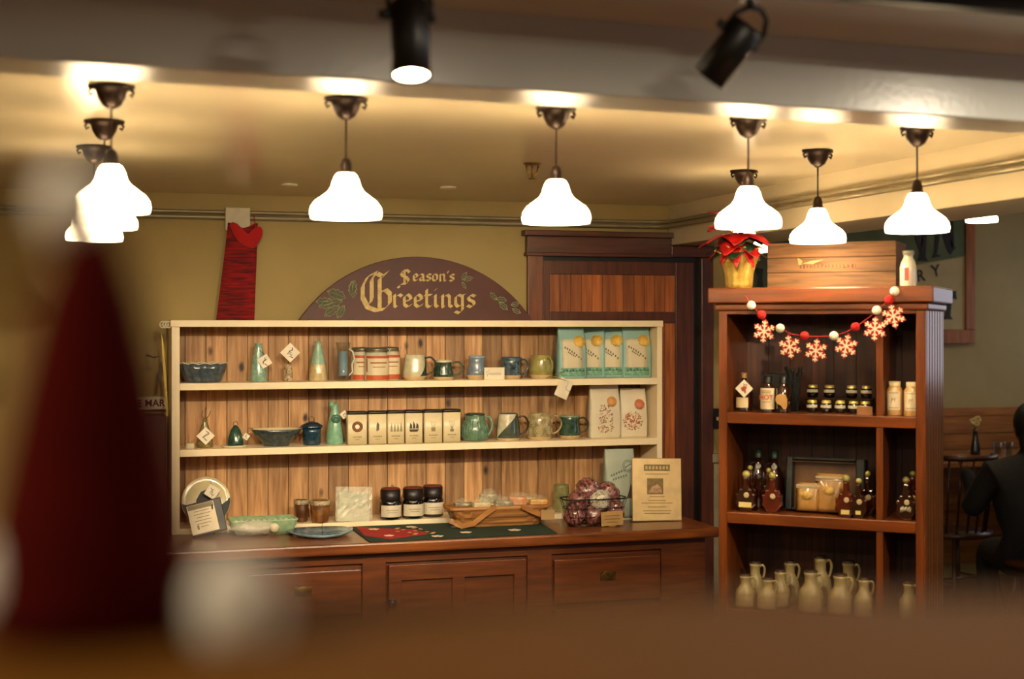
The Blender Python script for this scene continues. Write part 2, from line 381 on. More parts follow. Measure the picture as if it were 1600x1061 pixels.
leaf = ob('door_leaf', G().box(lx0, lx0+.03, -.022, -.004, 0, za).box(dx(1053), lx1, -.022, -.004, 0, za).box(lx0+.03, dx(1053), -.022, -.004, zc, za).box(lx0+.03, dx(1053), -.022, -.004, ze, zd_).box(lx1, lx1+.006, -.012, -.004, 0, za), M_door, D, .002)
n = 12; g = G(); px0, px1 = lx0+.03, dx(1053)
for i in range(n):
    a = px0+(px1-px0)*i/n; b = px0+(px1-px0)*(i+1)/n
    g.box(a+.001, b-.001, -.013, -.004, zd_, zc)
    g.box(a+.001, b-.001, -.013, -.004, .1, ze)
ob('plank_panel', g, M_doorb, leaf)
# ---- conduit pipes along wall and header
g = G(); zc1, zc2 = 2.155, 2.133
for z, r in ((zc1, .008), (zc2, .010)):
    xb = XH-.035
    g.tube([(-2.4, YW-.03, z), (0, YW-.03, z), (xb-.09, YW-.03, z), (xb-.04, YW-.035, z), (xb-.01, YW-.06, z), (xb+.005, YW-.11, z), (xb+.005, 5, z), (xb+.005, 2.9, z)], r, 8)
tag(ob('conduit_pipe', g, mat('#9a8f70', .35, metal=.3)), 'pair of thin painted conduit pipes running under the ceiling line', 'pipe')
a, b = xat(352, YW-.05), xat(391, YW-.05)
jb = ob('junction_box', G().box(a, b, YW-.055, YW-.001, zat(370, 360, YW-.05), zat(370, 324, YW-.05)), mat('#cfc5a6', .5), bev=.004)
tag(jb, 'square white junction box on the conduit above the red stocking', 'electrical box')
ob('screw', G().bc((a+.01, YW-.056, 2.175), (.006, .003, .006)).bc((b-.01, YW-.056, 2.09), (.006, .003, .006)), M_steel, jb)
# light switch by the door
sx = xat(1118, YW)
s_ = thing('light_switch', 'dark light switch plate on the wall right of the door', 'switch', (sx+.012, YW, zat(1120, 654, YW)))
ob('plate', G().bc((0, -.005, 0), (.05, .008, .095)), M_black, s_, .002); ob('toggle', G().bc((-.01, -.014, 0), (.008, .014, .016)), M_paper, s_)
# ---- ceiling fittings
def ceil_at(px, py): Z = (CEIL-CZ)*FP/(HY-py); u = (px-800)/FP; return Vector((Z*(ST+CT*u), Z*(CT-ST*u), CEIL))
c = ceil_at(832, 255); sp = thing('sprinkler_head', 'small brass sprinkler head on the ceiling between the pendants', 'sprinkler', c)
ob('flange', G().lathe([(.03, 0), (.03, -.004), (.02, -.008), (.008, -.01)]), M_brass, sp)
ob('frame', G().tube([(-.022, 0, -.008), (-.018, 0, -.03), (0, 0, -.05), (.018, 0, -.03), (.022, 0, -.008)], .0035).tube([(0, 0, 0), (0, 0, -.05)], .004), M_brass, sp)
ob('deflector', G().lathe([(.014, -.056), (.014, -.053), (.004, -.05)], 12), M_brass, sp)
for px, py, l in ((452, 288, 'left'), (700, 292, 'right')):
    c = ceil_at(px, py); r = thing('recessed_light', 'small unlit recessed ceiling light, the %s one of two near the back wall' % l, 'recessed light', c)
    ob('trim_ring', G().lathe([(.033, 0), (.033, -.006), (.026, -.008), (.026, -.002)], 24, cap=False), mat('#efe3c0', .3), r)
    ob('lens', G().lathe([(.026, -.001), (.025, -.003), (.001, -.003)], 24), mat('#cdbf98', .2), r)
# ---- pendants
SHM = shade_mat(); BUM = emit((1.0, .80, .51), BULB_E)
def pendant(loc, label):
    t = thing('pendant_lamp', label, 'pendant lamp', loc, 0, 'pendant lamps hanging from the low ceiling')
    ear = lambda a, j: 1+(.16*max(0, cos(2*a))**6 if j in (1, 2) else 0)
    can = ob('canopy', G().lathe([(.028, 0), (.046, -.001), (.046, -.009), (.036, -.013), (.031, -.03), (.022, -.046), (.01, -.054), (.004, -.056)], 40, fl=ear), M_bronze, t)
    for s in (-1, 1): ob('hook', G().tube([(s*.042, 0, -.008), (s*.05, 0, -.016), (s*.046, 0, -.026), (s*.04, 0, -.02)], .0035, 6), M_bronze, can)
    ob('cord', G().tube([(0, 0, -.05), (0, 0, -.155)], .0025, 6), M_bronze, t)
    ob('socket', G().lathe([(.003, -.145), (.011, -.152), (.015, -.165), (.015, -.178), (.018, -.182), (.02, -.196)], 20), M_bronze, t)
    prof = [(.019, -.186), (.024, -.190), (.030, -.203), (.034, -.218), (.042, -.231), (.058, -.243), (.074, -.255), (.083, -.268), (.0855, -.281), (.083, -.293)]
    wav = lambda a, j: 1+.012*cos(12*a)*(j > 5)
    ob('glass_shade', G().lathe(prof, 48, cap=False, fl=wav), SHM, t, solid=.003)
    ob('bulb', G().sph((0, 0, -.262), .026, 12, 8, sc=(1, 1, 1.15)).lathe([(.01, -.2), (.012, -.24), (.018, -.248)], 10), BUM, t)
    return t
LP = [((.075, 3.40), 'glowing pendant lamp at the far left, nearest of the three that overlap'),
      ((.07, 3.99), 'glowing pendant lamp at the far left, second of the three that overlap'),
      ((.05, 4.57), 'glowing pendant lamp at the far left, farthest one, mostly hidden below the second'),
      ((.624, 3.42), 'glowing pendant lamp above the left part of the arched greeting sign'),
      ((1.163, 3.42), 'glowing pendant lamp in front of the left door casing'),
      ((1.71, 3.44), 'glowing pendant lamp in front of the poinsettia'),
      ((2.245, 3.47), 'glowing pendant lamp above the milk bottle, rightmost of the front row'),
      ((2.235, 4.01), 'glowing pendant lamp touching the top edge of the wooden crate in view'),
      ((2.28, 4.62), 'pendant lamp at the back right, its shade hidden behind the poinsettia')]
p0 = None
for (x, y), l in LP:
    if p0 is None: p0 = pendant((x, y, CEIL), l)
    else: dup(p0, (x, y, CEIL), label=l)
al = xat(1534, 6.85); dup(p0, (al, 6.85, 2.55), label='pendant lamp of the seating area, only its bright rim showing under the header beam', group='pendant lamps of the seating area')
dup(p0, (4.9, 4.6, 2.55), label='added pendant lamp over the seating area to the right, out of view', group='pendant lamps of the seating area')  # extra unseen lamp added to the seating area
# ---- track lights on the front ceiling
tz = 2.30
tr = tag(ob('light_track', G().box(-.5, 3.4, 2.27, 2.315, tz-.03, tz), M_black, bev=.002), 'black lighting track on the ceiling at the top right corner', 'lighting track')
def spot(px, bottom, lean, label, on):
    Y = 2.29; x = xat(px, Y); t = thing('track_spotlight', label, 'spotlight', (x, Y, tz-.03), 0, 'black cylinder spotlights on the track')
    ob('stem', G().tube([(0, 0, 0), (0, 0, -.03)], .008).box(-.02, .02, -.015, .015, -.012, 0), M_black, t)
    M = Tm(0, 0, -.055 if on[0] < 2 else -.035) @ R(radians(on[1]), 0, 0) @ R(0, lean, 0)
    y = G()
    for s in (-1, 1): y.tube([(0, 0, .03), (s*.022, 0, .022), (s*.036, 0, 0), (s*.036, 0, -.03)], .005, 6, M)
    ob('yoke', y, M_black, t)
    ob('knob', G().tube([(-.034, 0, -.03), (-.052, 0, -.03)], .008, 10, M).tube([(.034, 0, -.03), (.042, 0, -.03)], .006, 10, M), M_black, t)
    L = bottom
    ob('can', G().lathe([(.002, -.002), (.027, -.003), (.032, -.01), (.032, -L), (.029, -L), (.029, -L+.006), (.001, -L+.0061)], 32, M, cap=False), M_black, t)
    ob('lamp_face', G().lathe([(.0285, -L+.004), (.02, -L+.001), (.001, -L-.0005)], 24, M), emit((1, .8, .5), 30 if on[0] else 1.5), t, label='glowing lamp face')
    ld = bpy.data.lights.new('spot', 'SPOT'); lo = bpy.data.objects.new('spot_light', ld); COL.objects.link(lo); lo.parent = t
    ld.energy = SPOT_W if on[0] < 2 else 95; ld.color = (1, .68, .36); ld.spot_size = radians(75 if on[0] < 2 else 56); ld.spot_blend = .8; ld.shadow_soft_size = .025
    lo.matrix_local = M @ Tm(0, 0, -L-.012)
    return t
spot(640, .135, radians(2), 'lit black cylinder spotlight pointing down at the top centre', (1, -14))
spot(1172, .12, radians(28), 'black cylinder spotlight tilted to the left at the top right', (0, 30))
# spotlights added out of sight behind the beam to brighten the shelf unit
def fill_spot(x, label, aim, watt):
    y = BF(x)+.17+.13; t = thing('fill_spotlight', label, 'spotlight', (x, y, CEIL), 0, 'added fill spotlights behind the beam')
    d = (Vector(aim)-Vector((x, y, CEIL))).normalized(); M = Tm(0, 0, -.022) @ d.to_track_quat('-Z', 'Y').to_matrix().to_4x4()
    ob('mounting_plate', G().lathe([(.03, 0), (.03, -.004), (.006, -.006), (.006, -.012)], 20), M_bronze, t)
    ob('can', G().lathe([(.001, .018), (.014, .018), (.016, .01), (.016, -.022), (.014, -.022), (.013, -.01), (.001, -.01)], 20, M, cap=False), M_bronze, t)
    ld = bpy.data.lights.new('fill_spot', 'SPOT'); ld.energy = watt; ld.color = (1, .82, .55); ld.spot_size = radians(58); ld.spot_blend = .7; ld.shadow_soft_size = .02
    lo = bpy.data.objects.new('fill_spot_light', ld); COL.objects.link(lo); lo.parent = t; lo.matrix_local = M @ Tm(0, 0, -.026)
for x, l, a in ((.35, 'added bronze fill spotlight hidden behind the beam, left one of three', .75), (.90, 'added bronze fill spotlight hidden behind the beam, middle one of three', 1.35), (1.44, 'added bronze fill spotlight hidden behind the beam, right one of three', 2.0)):
    fill_spot(x, l, (a, 5.8, 1.0), FILL_SPOT_W)
# unseen fill lights added to brighten the front surfaces of the room
for x, y in ((-.8, .3), (1.2, -.4), (2.5, 1.9), (1.0, 1.5), (.3, -1.6), (2.6, -1.6)):
    t = thing('fill_downlight', 'added unseen ceiling downlight in the front half of the room', 'fill light', (x, y, 2.30), 0, 'added fill lights over the front of the room')
    ob('trim_ring', G().lathe([(.07, 0), (.07, -.006), (.055, -.008), (.055, -.001)], 24, cap=False), M_white, t)
    ld = bpy.data.lights.new('fill', 'AREA'); ld.shape = 'DISK'; ld.size = .11; ld.energy = FILL_W*(6 if y > 1.8 else 1.8 if y > 1 else 2 if x < 0 else .8); ld.color = (1, .84, .62)
    lo = bpy.data.objects.new('fill', ld); COL.objects.link(lo); lo.parent = t; lo.location = (0, 0, -.01)
# ================================================================ counter
CT_Z = .845; CY0 = 5.365; cxl, cxr = .20, 2.538
C = thing('counter', 'brown wooden counter with cup pull drawers under the white shelf unit', 'counter', (0, 0, 0))
ob('worktop', G().box(cxl, cxr, CY0, YW-.04, CT_Z-.042, CT_Z), M_oak, C, .008)
FY = CY0+.045
q = lambda p: xat(p, FY)
zz = lambda p, y: zat(p, y, FY)
ob('body', G().box(cxl+.04, cxr-.045, FY+.012, YW-.05, .05, CT_Z-.042), M_oakfront, C, .003)
g = G()
for a, b in ((cxl+.04, q(384)), (q(566), q(603)), (q(824), q(862)), (q(1033), cxr-.045)): g.box(a, b, FY-.002, FY+.012, .05, CT_Z-.044)
g.box(cxl+.04, cxr-.045, FY-.001, FY+.012, CT_Z-.085, CT_Z-.043); g.box(cxl+.04, cxr-.045, FY-.001, FY+.012, .05, .12)
ob('face_frame', g, M_oakfront, C, .002)
def cup(parent, x, z):
    g = G(); g.lathe([(.03, 0), (.029, -.012), (.02, -.02), (.001, -.023)], 20, Tm(x, FY-.018, z+.012) @ R(pi/2) @ Matrix.Diagonal((1, .62, 1, 1)))
    g.box(x-.033, x+.033, FY-.017, FY-.012, z-.008, z+.028)
    ob('cup_pull', g, M_brass, parent, .001)
def drawer(a, b, z0, z1, hx, hz):
    d = ob('drawer', G().box(a, b, FY-.014, FY+.01, z0, z1), M_oakfront, C, .004); cup(d, hx, hz)
for k, (a, b, hp, zt_, zb_) in enumerate(((386, 564, 473, zz(480, 893), zz(480, 963)), (865, 1030, 948, zz(948, 870), zz(948, 938)))):
    h = zt_-zb_; cxm = (q(a)+q(b))/2 if k else q(hp)
    for j in range(3):
        drawer(q(a), q(b), zb_-j*(h+.025), zt_-j*(h+.025), q(hp), (zb_+zt_)/2-j*(h+.025)+.002)
a, b = q(606), q(820); dt = zz(700, 878)
cdoor = ob('cabinet_door', G().box(a, b, FY-.008, FY+.01, .13, dt-.002), M_oakfront, C, .003)
g = G(); mid = (a+b)/2; r = .05
for x0_, x1_ in ((a, a+r), (mid-r/2, mid+r/2), (b-r, b)): g.box(x0_, x1_, FY-.020, FY-.007, .13, dt)
g.box(a, b, FY-.0195, FY-.007, dt-.06, dt).box(a, b, FY-.0195, FY-.007, .13, .2)
ob('door_frame', g, M_oakfront, cdoor, .002)
kx, kz = q(610), zz(610, 940)
ob('latch', G().bc((kx, FY-.027, kz), (.035, .014, .03)).lathe([(.012, 0), (.014, .012), (.001, .016)], 12, Tm(kx, FY-.034, kz) @ R(pi/2)), M_blackm, cdoor, .002)
# ================================================================ white shelf unit
UY0, UY1 = 5.80, 6.0
ul, uil, uir, ur = xat(268, UY0), xat(281, UY0), xat(1027, UY0), xat(1035, UY0)
Z1, Z2, ZB, ZT = 1.4475, 1.1825, .868, 1.70
U = thing('shelf_unit', 'white painted open shelf unit with knotty pine back boards', 'shelf unit', (0, 0, 0))
ob('side_panel', G().box(ul, uil, UY0, UY1, CT_Z, ZT-.028), M_white, U, .002); ob('side_panel', G().box(uir, ur, UY0, UY1, CT_Z, ZT-.028), M_white, U, .002)
ob('top_board', G().box(ul-.004, ur+.003, UY0-.004, UY1+.01, ZT-.028, ZT), M_white, U, .003)
for z in (Z1, Z2): ob('shelf', G().box(uil, uir, UY0, UY1, z-.028, z), M_white, U, .002)
ob('bottom_board', G().box(uil, uir, UY0, UY1, CT_Z, ZB), M_white, U, .002)
g = G(); x = math.floor(uil/.085)*.085
while x < uir:
    g.box(max(x+.0014, uil), min(x+.0836, uir), UY1-.002, UY1+.008, CT_Z, ZT-.028); x += .085
ob('back_boards', g, M_pine, U)
g = G()
for k in range(3):
    g.tube([(ul-.012-.011*k+.011*cos(t*pi/8), UY0+.004*k, ZT-.018+.013*sin(t*pi/8)) for t in range(16)], .0022, 6, closed=True)
g.tube([(ul-.045, UY0+.02, ZT-.02), (ul, UY0+.02, ZT-.02)], .0022, 6)
tag(ob('spiral_ornament', g, mat('#efe6c8', .3)), 'small white spiral wire hook at the top left corner of the shelf unit', 'hook')
# sign on top of the shelf unit
SY = 5.955; sa, sb = xat(467, SY), xat(832, SY); ap = zat(648, 401, SY); w_ = (sb-sa)/2; h_ = ap-ZT
S = thing('arched_sign', 'dark maroon arched wooden sign reading Season\'s Greetings on top of the shelf unit', 'sign', ((sa+sb)/2, SY, ZT))
rad = (w_*w_+h_*h_)/(2*h_); hal = math.asin(min(1, w_/rad))
ob('board', G().prism([(rad*sin(-hal+2*hal*i/40), rad*cos(-hal+2*hal*i/40)-(rad-h_)) for i in range(41)], 0, .018), mat('#501c0e', .5, col2='#45170b', scale=8), S, .002)
mx = mp(650, SY); sxp = lambda p: xat(p, SY)-(sa+sb)/2; szp = lambda y: zat(650, y, SY)-ZT
M_let = mat('#cdb470', .5, col2='#b79a4e', scale=60)
g = G(); s = 15.5*mx
xe = black(g, 'G', sxp(565), szp(483), 25*mx, 6.0*mx, -.003, .0005, 1.25)
xe = black(g, 'reetings', sxp(613), szp(480), 20.5*mx, 5.6*mx, -.003, .0005, 1.36)
xe = black(g, 'S', sxp(624), szp(444), 13.5*mx, 4.6*mx, -.003, .0005, 1.25)
xe = black(g, "eason's", sxp(645), szp(439), 11.5*mx, 3.6*mx, -.003, .0005, 1.4)
ob('lettering', g, M_let, S)
def holly(g, cx, cz, L, W, ang, lobes=4):
    pts = []
    for i in range(lobes*4+1):
        t = i/(lobes*4); tip = (1 if i % 4 == 0 else (.62 if i % 4 == 2 else .8)); pts.append((t*L, W*sin(pi*t)**.7*tip if 0 < t < 1 else 0))
    poly = pts+[(x, -y) for x, y in pts[-2:0:-1]]
    ca, sa_ = cos(ang), sin(ang)
    poly = [(cx+x*ca-y*sa_, cz+x*sa_+y*ca) for x, y in poly]
    g.m(1).prism(poly, -.0012-len(g.v)*1.2e-7, .0003); g.m(0)
    n = len(poly)
    for i in range(n):
        p, q_ = poly[i], poly[(i+1) % n]
        g.tube([(p[0], -.0015, p[1]), (q_[0], -.0015, q_[1])], .0011, 5)
    g.tube([(cx, -.0015, cz), (cx+L*ca, -.0015, cz+L*sa_)], .0009, 5)
M_holly = mat('#b0ac80', .6, col2='#8f9068', scale=50)
def sprig(g): ob('holly_sprig', g, [M_holly, mat('#4c4a28', .6, col2='#3c4024', scale=50)], S)
g = G()
for (px, py, L, W, a) in ((535, 470, 38, 8, 195), (540, 466, 30, 9, 160), (548, 462, 24, 7, 75), (530, 478, 28, 7, 215), (552, 466, 26, 7, 95), (520, 472, 26, 7, 180), (538, 478, 22, 6, 240)):
    holly(g, sxp(px), szp(py), L*mx, W*mx, radians(a))
sprig(g)
g = G()
for (px, py, L, W, a) in ((722, 437, 14, 4, 60), (724, 437, 16, 4, 15), (722, 440, 12, 3, -60)):
    holly(g, sxp(px), szp(py), L*mx, W*mx, radians(a), 3)
sprig(g)
g = G()
for (px, py, L, W, a) in ((766, 456, 16, 4, -50), (775, 466, 18, 5, -10), (780, 472, 18, 5, -40), (798, 476, 14, 4, 10), (800, 482, 16, 4, -25)):
    holly(g, sxp(px), szp(py), L*mx, W*mx, radians(a), 3)
sprig(g)
# knitted stocking
KY = YW-.06; kx_ = lambda p: xat(p, KY); kz_ = lambda y: zat(370, y, KY)
K = thing('knitted_stocking', 'red knitted stocking hanging from the junction box above the shelf unit', 'stocking', (kx_(372), KY, kz_(345)))
ox, oz = kx_(372), kz_(345)
def body(u, v, sgn):
    x0_ = kx_(356-20*v**1.1)-ox; x1_ = kx_(403-6*v)-ox
    z_ = kz_(352+160*v-(1-v)*(4*cos(u*2*pi)))-oz
    return (x0_+(x1_-x0_)*u, sgn*(.012*sqrt(max(0, 1-(2*u-1)**2))+.0005), z_)
g = G(); g.grid(lambda u, v: body(u, v, -1), 14, 24).grid(lambda u, v: body(u, v, 1), 14, 24)
ob('knitted_leg', g, knit('#9c0c0e', '#4a0a0e'), K)
pts = [(358, 352), (362, 347), (370, 350), (377, 357), (384, 364), (388, 366), (393, 360), (400, 354), (407, 354), (410, 360), (408, 370), (403, 380), (396, 388), (388, 387), (378, 382), (370, 376), (364, 366)]
g = G().prism([(kx_(a)-ox, kz_(b)-oz) for a, b in pts], -.024, -.012)
ob('folded_cuff', g, mat('#b80e0e', .9, bump=.6, bscale=300, sheen=.3), K, .004)
ob('hanging_loop', G().tube([(kx_(398)-ox, -.018, kz_(356)-oz), (kx_(397)-ox, -.02, kz_(343)-oz), (kx_(396)-ox, -.01, kz_(336)-oz)], .0025, 6), M_red, K)
# things hanging beside the shelf unit on the left
HY_ = 5.86; hx = xat(254, HY_); hm = mp(254, HY_)
W = thing('hanging_ornament', 'thin gold strip ornament with dark leaves hung left of the shelf unit', 'ornament', (hx, HY_, zat(254, 540, HY_)))
ob('strip', G().prism([(-2*hm, 20*hm), (2*hm, 0), (6*hm, -55*hm), (9*hm, -110*hm), (6*hm, -110*hm), (2*hm, -55*hm), (-1*hm, 0)], 0, .004), mat('#b79b3a', .35, metal=.5), W)
ob('leaf', G().prism([(-2*hm, -22*hm), (1*hm, -40*hm), (-2*hm, -55*hm), (-7*hm, -60*hm), (-8*hm, -48*hm)], -.004, 0).prism([(-2*hm, -16*hm), (-14*hm, -17*hm), (-24*hm, -13*hm), (-26*hm, -16*hm), (-12*hm, -20*hm)], -.004, 0), mat('#3a2d18', .6), W)
py_ = 6.06; g0 = (xat(190, py_), xat(262, py_))
P = thing('wall_sign', 'small cream sign with dark letters E MAR half hidden behind the red hat', 'sign', (0, py_, 0))
ob('plate', G().box(g0[0], g0[1], 0, .01, zat(236, 640, py_), zat(236, 620, py_)), M_paper, P, .001)
g = G(); text_mesh(g, 'EE MAR', 15*mp(236, py_), Tm(xat(232, py_), -.001, zat(236, 635, py_)), bold=.0008)
ob('lettering', g, mat('#4a1010', .6), P)
bx_ = ob('storage_box', G().box(xat(190, 6.0), xat(262, 6.0)-.01, 5.93, 6.08, CT_Z, zat(236, 648, 6.0)), mat('#4a2012', .6, bump=.2), bev=.004)
tag(bx_, 'dark reddish brown box on the counter left of the shelf unit', 'box')
# ================================================================ goods on the white shelf unit
def glaze(c1, c2=None, sc_=45, rough=.18): return mat(c1, rough, col2=c2 or c1, scale=sc_, coat=.5, bump=.08, bscale=40)
def price_tag(parent, x, y, z, size, ang=pi/4, string=None, scrib='#3b362c'):
    M = Tm(x, y, z) @ R(0, ang, 0)
    t = ob('price_tag', G().bc((0, 0, 0), (size, .0015, size), M), mat('#efe4cc', .6), parent, label='cream square paper tag')
    r = random.Random(int(abs(x*1e4)+size*1e5)); g = G(); k = []
    Mi = Tm(x, y-.0013, z)
    for i in range(9): k.append(((r.random()-.5)*size*.35+size*.12*sin(i), 0, size*(.36-.09*i)))
    g.tube(k, size*.028, 5, Mi)
    g.tube([(-size*.2, 0, -.1*size), (0, 0, .12*size), (size*.2, 0, .2*size)], size*.02, 5, Mi)
    ob('scribble', g, mat(scrib, .7), t)
    if string: ob('string', G().tube([(x, y, z+size*.6)]+string, .0009, 5), mat('#3a2a18', .8), parent)
    return t
def mug(px, w, h, zs, mats, label, Y=5.90, handle=None, prof=None, group='stoneware mugs on the shelves', hang=0, lean=None, band=True):
    """w,h in photo pixels of the body; handle = (reach px, angle)"""
    m = mp(px, Y); W = w*m/2; Hh = h*m
    t = thing('mug', label, 'mug', (xat(px, Y), Y, zs), 0, group)
    pr = prof or [(.86, 0), (1, .12), (1, .3), (.93, .6), (.9, 1)]
    n0 = len(pr); P = [(r*W, z*Hh) for r, z in pr]
    t_ = .0035
    inner = [(r-t_, z) for r, z in P[::-1] if z > .15*Hh]+[(.001, .12*Hh)]
    ob('body', G().lathe([(.001, 0)]+P+[(P[-1][0]-t_/2, P[-1][1]+.0015)]+inner, 36, cap=False), mats[0], t)
    if band:
        r0, z0 = P[0]; r1, z1 = P[1]
        ob('clay_foot', G().lathe([(r0+.0006, 0), (r1+.0008, z1), (r1+.0006, z1+.001), (r0-.002, .0)], 36, cap=False), M_clay, t, label='bare clay foot')
    if len(mats) > 1 and mats[1]:
        rr, z_ = P[-1]; r2, z2 = P[-2]; f = .72
        ob('rim_glaze', G().lathe([(r2+(rr-r2)*f+.0006, z2+(z_-z2)*f), (rr+.0008, z_+.001), (rr-.004, z_+.0022), (rr-.0045, z_-.004)], 36, cap=False), mats[1], t)
    if handle:
        reach, ang = handle; L = reach*m; rx = W*.9
        M = R(0, 0, ang); g = G()
        g.tube(smooth([(rx, 0, Hh*.86), (rx+L*.55, 0, Hh*.90), (rx+L, 0, Hh*.70), (rx+L*.95, 0, Hh*.46), (rx+L*.55, 0, Hh*.27), (rx*1.0, 0, Hh*.2)]), .0042, 8, M)
        ob('handle', g, mats[2] if len(mats) > 2 else mats[0], t)
    return t
GW = glaze('#cfc8a8', '#b9b594'); GG = glaze('#2f4a38', '#1e3226', 70); GB = glaze('#5d6f84', '#7f8c96', 30); GDB = glaze('#222e38', '#586c74', 50)
GY = glaze('#a59a5a', '#8d8549', 30); GSG = glaze('#67866c', '#4a6a56', 60); GTAN = glaze('#b8a37a', '#7c7650', 40); GTQ = glaze('#6c9a8a', '#97b09a', 60)
# --- upper shelf
m_ = mp(318, 5.88); bt = thing('fluted_bowl', 'blue grey fluted bowl with cream wavy rim at the left end of the upper shelf', 'bowl', (xat(318, 5.88), 5.895, Z1))
fl = lambda a, j: 1+.05*cos(12*a)*min(1, j/3)
R_ = 37*m_; H_ = 30*m_
ob('body', G().lathe([(.001, 0), (R_*.7, 0), (R_*.76, H_*.15), (R_*.88, H_*.6), (R_*.97, H_*.97), (R_*.93, H_*.98), (R_*.8, H_*.5), (R_*.6, H_*.15), (.001, H_*.12)], 72, fl=fl, cap=False, M=Matrix.Diagonal((1, .85, 1, 1))), glaze('#4f5d66', '#39434b', 70), bt)
ob('wavy_rim', G().tube([(R_*.95*cos(a_*pi/36)*(1+.05*cos(12*a_*pi/36)), R_*.81*sin(a_*pi/36)*(1+.05*cos(12*a_*pi/36)), H_+.0025*cos(12*a_*pi/36)) for a_ in range(72)], .003, 6, closed=True), glaze('#cfc5a4'), bt)
def vase(px, w0, w1, h, zs, mat1, label, name='bottle_vase', cat='vase', mat2=None, split=.45, neck=None, Y=5.9, pr=None):
    m = mp(px, Y); t = thing(name, label, cat, (xat(px, Y), Y, zs)); H = h*m; a, b = w0*m/2, w1*m/2
    pr = pr or [(a, 0), (a*1.02, .03), (a*.95, .25), (a*.5+b*.5, .6), (b*1.02, .9), (b, 1)]
    P = [(r, z*H) for r, z in pr]
    if mat2 is None: ob('body', G().lathe([(.001, 0)]+P+[(P[-1][0]-.003, H), (P[-1][0]-.004, H*.85), (.001, H*.8)], 32, cap=False), mat1, t)
    else:
        def rad_at(z):
            for (r0, z0), (r1, z1) in zip(P[:-1], P[1:]):
                if z0 <= z <= z1: return r0+(r1-r0)*(z-z0)/(z1-z0)
        zs_ = H*split; rs = rad_at(zs_)
        ob('lower_body', G().lathe([(.001, 0)]+[p for p in P if p[1] < zs_]+[(rs, zs_)], 32, cap=False), mat2, t)
        ob('body', G().lathe([(rs, zs_)]+[p for p in P if p[1] > zs_]+[(P[-1][0]-.003, H), (P[-1][0]-.004, H*.85), (.001, H*.8)], 32, cap=False), mat1, t)
    return t, m, H
t, m, H = vase(404, 27, 12, 60, Z1, GTQ, 'mottled turquoise bottle vase with a white square tag on the upper shelf', mat2=None, pr=None)
price_tag(t, 8*m, -.034, 32*m, 17*m, radians(58), [(-3*m, -.012, 52*m)])
t, m, H = vase(450, 15, 12, 27, Z1, glaze('#7a5f40', '#c9b690', 90), 'tiny brown speckled vase under a large diamond tag on the upper shelf')
price_tag(t, 2*m, -.026, 45*m, 22*m, pi/4, [(0, -.01, 27*m), (2*m, -.012, 36*m)])
t, m, H = vase(497, 28, 10, 62, Z1, glaze('#7fa890', '#93b49c', 70), 'tall cone shaped vase, pale turquoise above and cream below', mat2=glaze('#cdb98c', '#b5a070', 60), split=.42)
# glass mug
m = mp(537, 5.88); t = thing('glass_mug', 'clear glass mug with a blue stem and curled handle on the upper shelf', 'mug', (xat(536, 5.88), 5.88, Z1))
ob('glass_body', G().lathe([(.001, .001), (9*m, .001), (10*m, 5*m), (9*m, 44*m), (12*m, 60*m), (11*m, 60*m), (8*m, 44*m), (8.5*m, 6*m), (.001, 5*m)], 24, cap=False), glass('#f6f8f6'), t)
ob('blue_glass', G().lathe([(7*m, 8*m), (7*m, 46*m), (6.5*m, 46*m), (6.5*m, 8*m)], 20, cap=False), mat('#8aa4b8', .1, spec=.9), t)
ob('glass_handle', G().tube([(9*m, 0, 50*m), (15*m, 0, 46*m), (18*m, 0, 34*m), (14*m, 0, 26*m), (15*m, 0, 14*m), (9*m, 0, 8*m)], 1.5*m, 8), mat('#c9cdbd', .08, spec=.9), t)
def clamp_jar(px, label, Y, w=36):
    m = mp(px, Y); r = w*m/2; t = thing('clamp_jar', label, 'jar', (xat(px, Y), Y, Z1), 0, 'orange labelled jars on the upper shelf')
    ob('glass_body', G().lathe([(.001, 0), (r*.94, 0), (r, 2*m), (r, 38*m), (r*.86, 43*m), (r*.84, 47*m), (.001, 47*m)], 32, cap=False), mat('#c8c1a6', .15, coat=.6), t)
    ob('lid', G().lathe([(r*.9, 46*m), (r*.92, 48*m), (r*.88, 51*m), (.001, 52*m)], 32, cap=False), mat('#77705a', .25, metal=.5), t)
    g = G().tube([(r*.9*cos(a*pi/12), r*.9*sin(a*pi/12), 45*m) for a in range(24)], .0014, 5, closed=True)
    g.tube([(r*.9, 0, 45*m), (r*1.1, 0, 47*m), (r*1.08, 0, 52*m)], .0012, 5)
    ob('wire_clamp', g, M_steel, t)
    lb = ob('label', G().arcband(r, 9*m, 38*m, -1.15, 1.3), mat('#dccda8', .6), t)
    ob('orange_band', G().arcband(r, 1.5*m, 9*m, -1.15, 1.3), mat('#c0542a', .6), t); ob('orange_band', G().arcband(r+.0003, 35*m, 39*m, -1.15, 1.3, .0005), mat('#c0542a', .6), t)
    g = G()
    for k, zz_ in enumerate((27, 21)): g.arcband(r+.0006, zz_*m, (zz_+(2.2 if k == 0 else 1.2))*m, -.7+.2*k, .8-.2*k, .0004)
    g.arcband(r+.0006, 14*m, 34*m, -1.12, -.98, .0005)
    ob('print', g, mat('#a8623c', .7), lb)
for px, l, Y in ((565, 'clamp jar with orange band label, leftmost of three, half hidden behind the middle one', 5.93), (608, 'clamp jar with orange band label, rightmost of three, half hidden behind the middle one', 5.935), (588, 'clamp jar with orange band label standing in front between its two twins', 5.865)):
    clamp_jar(px, l, Y, 38 if px == 588 else 34)
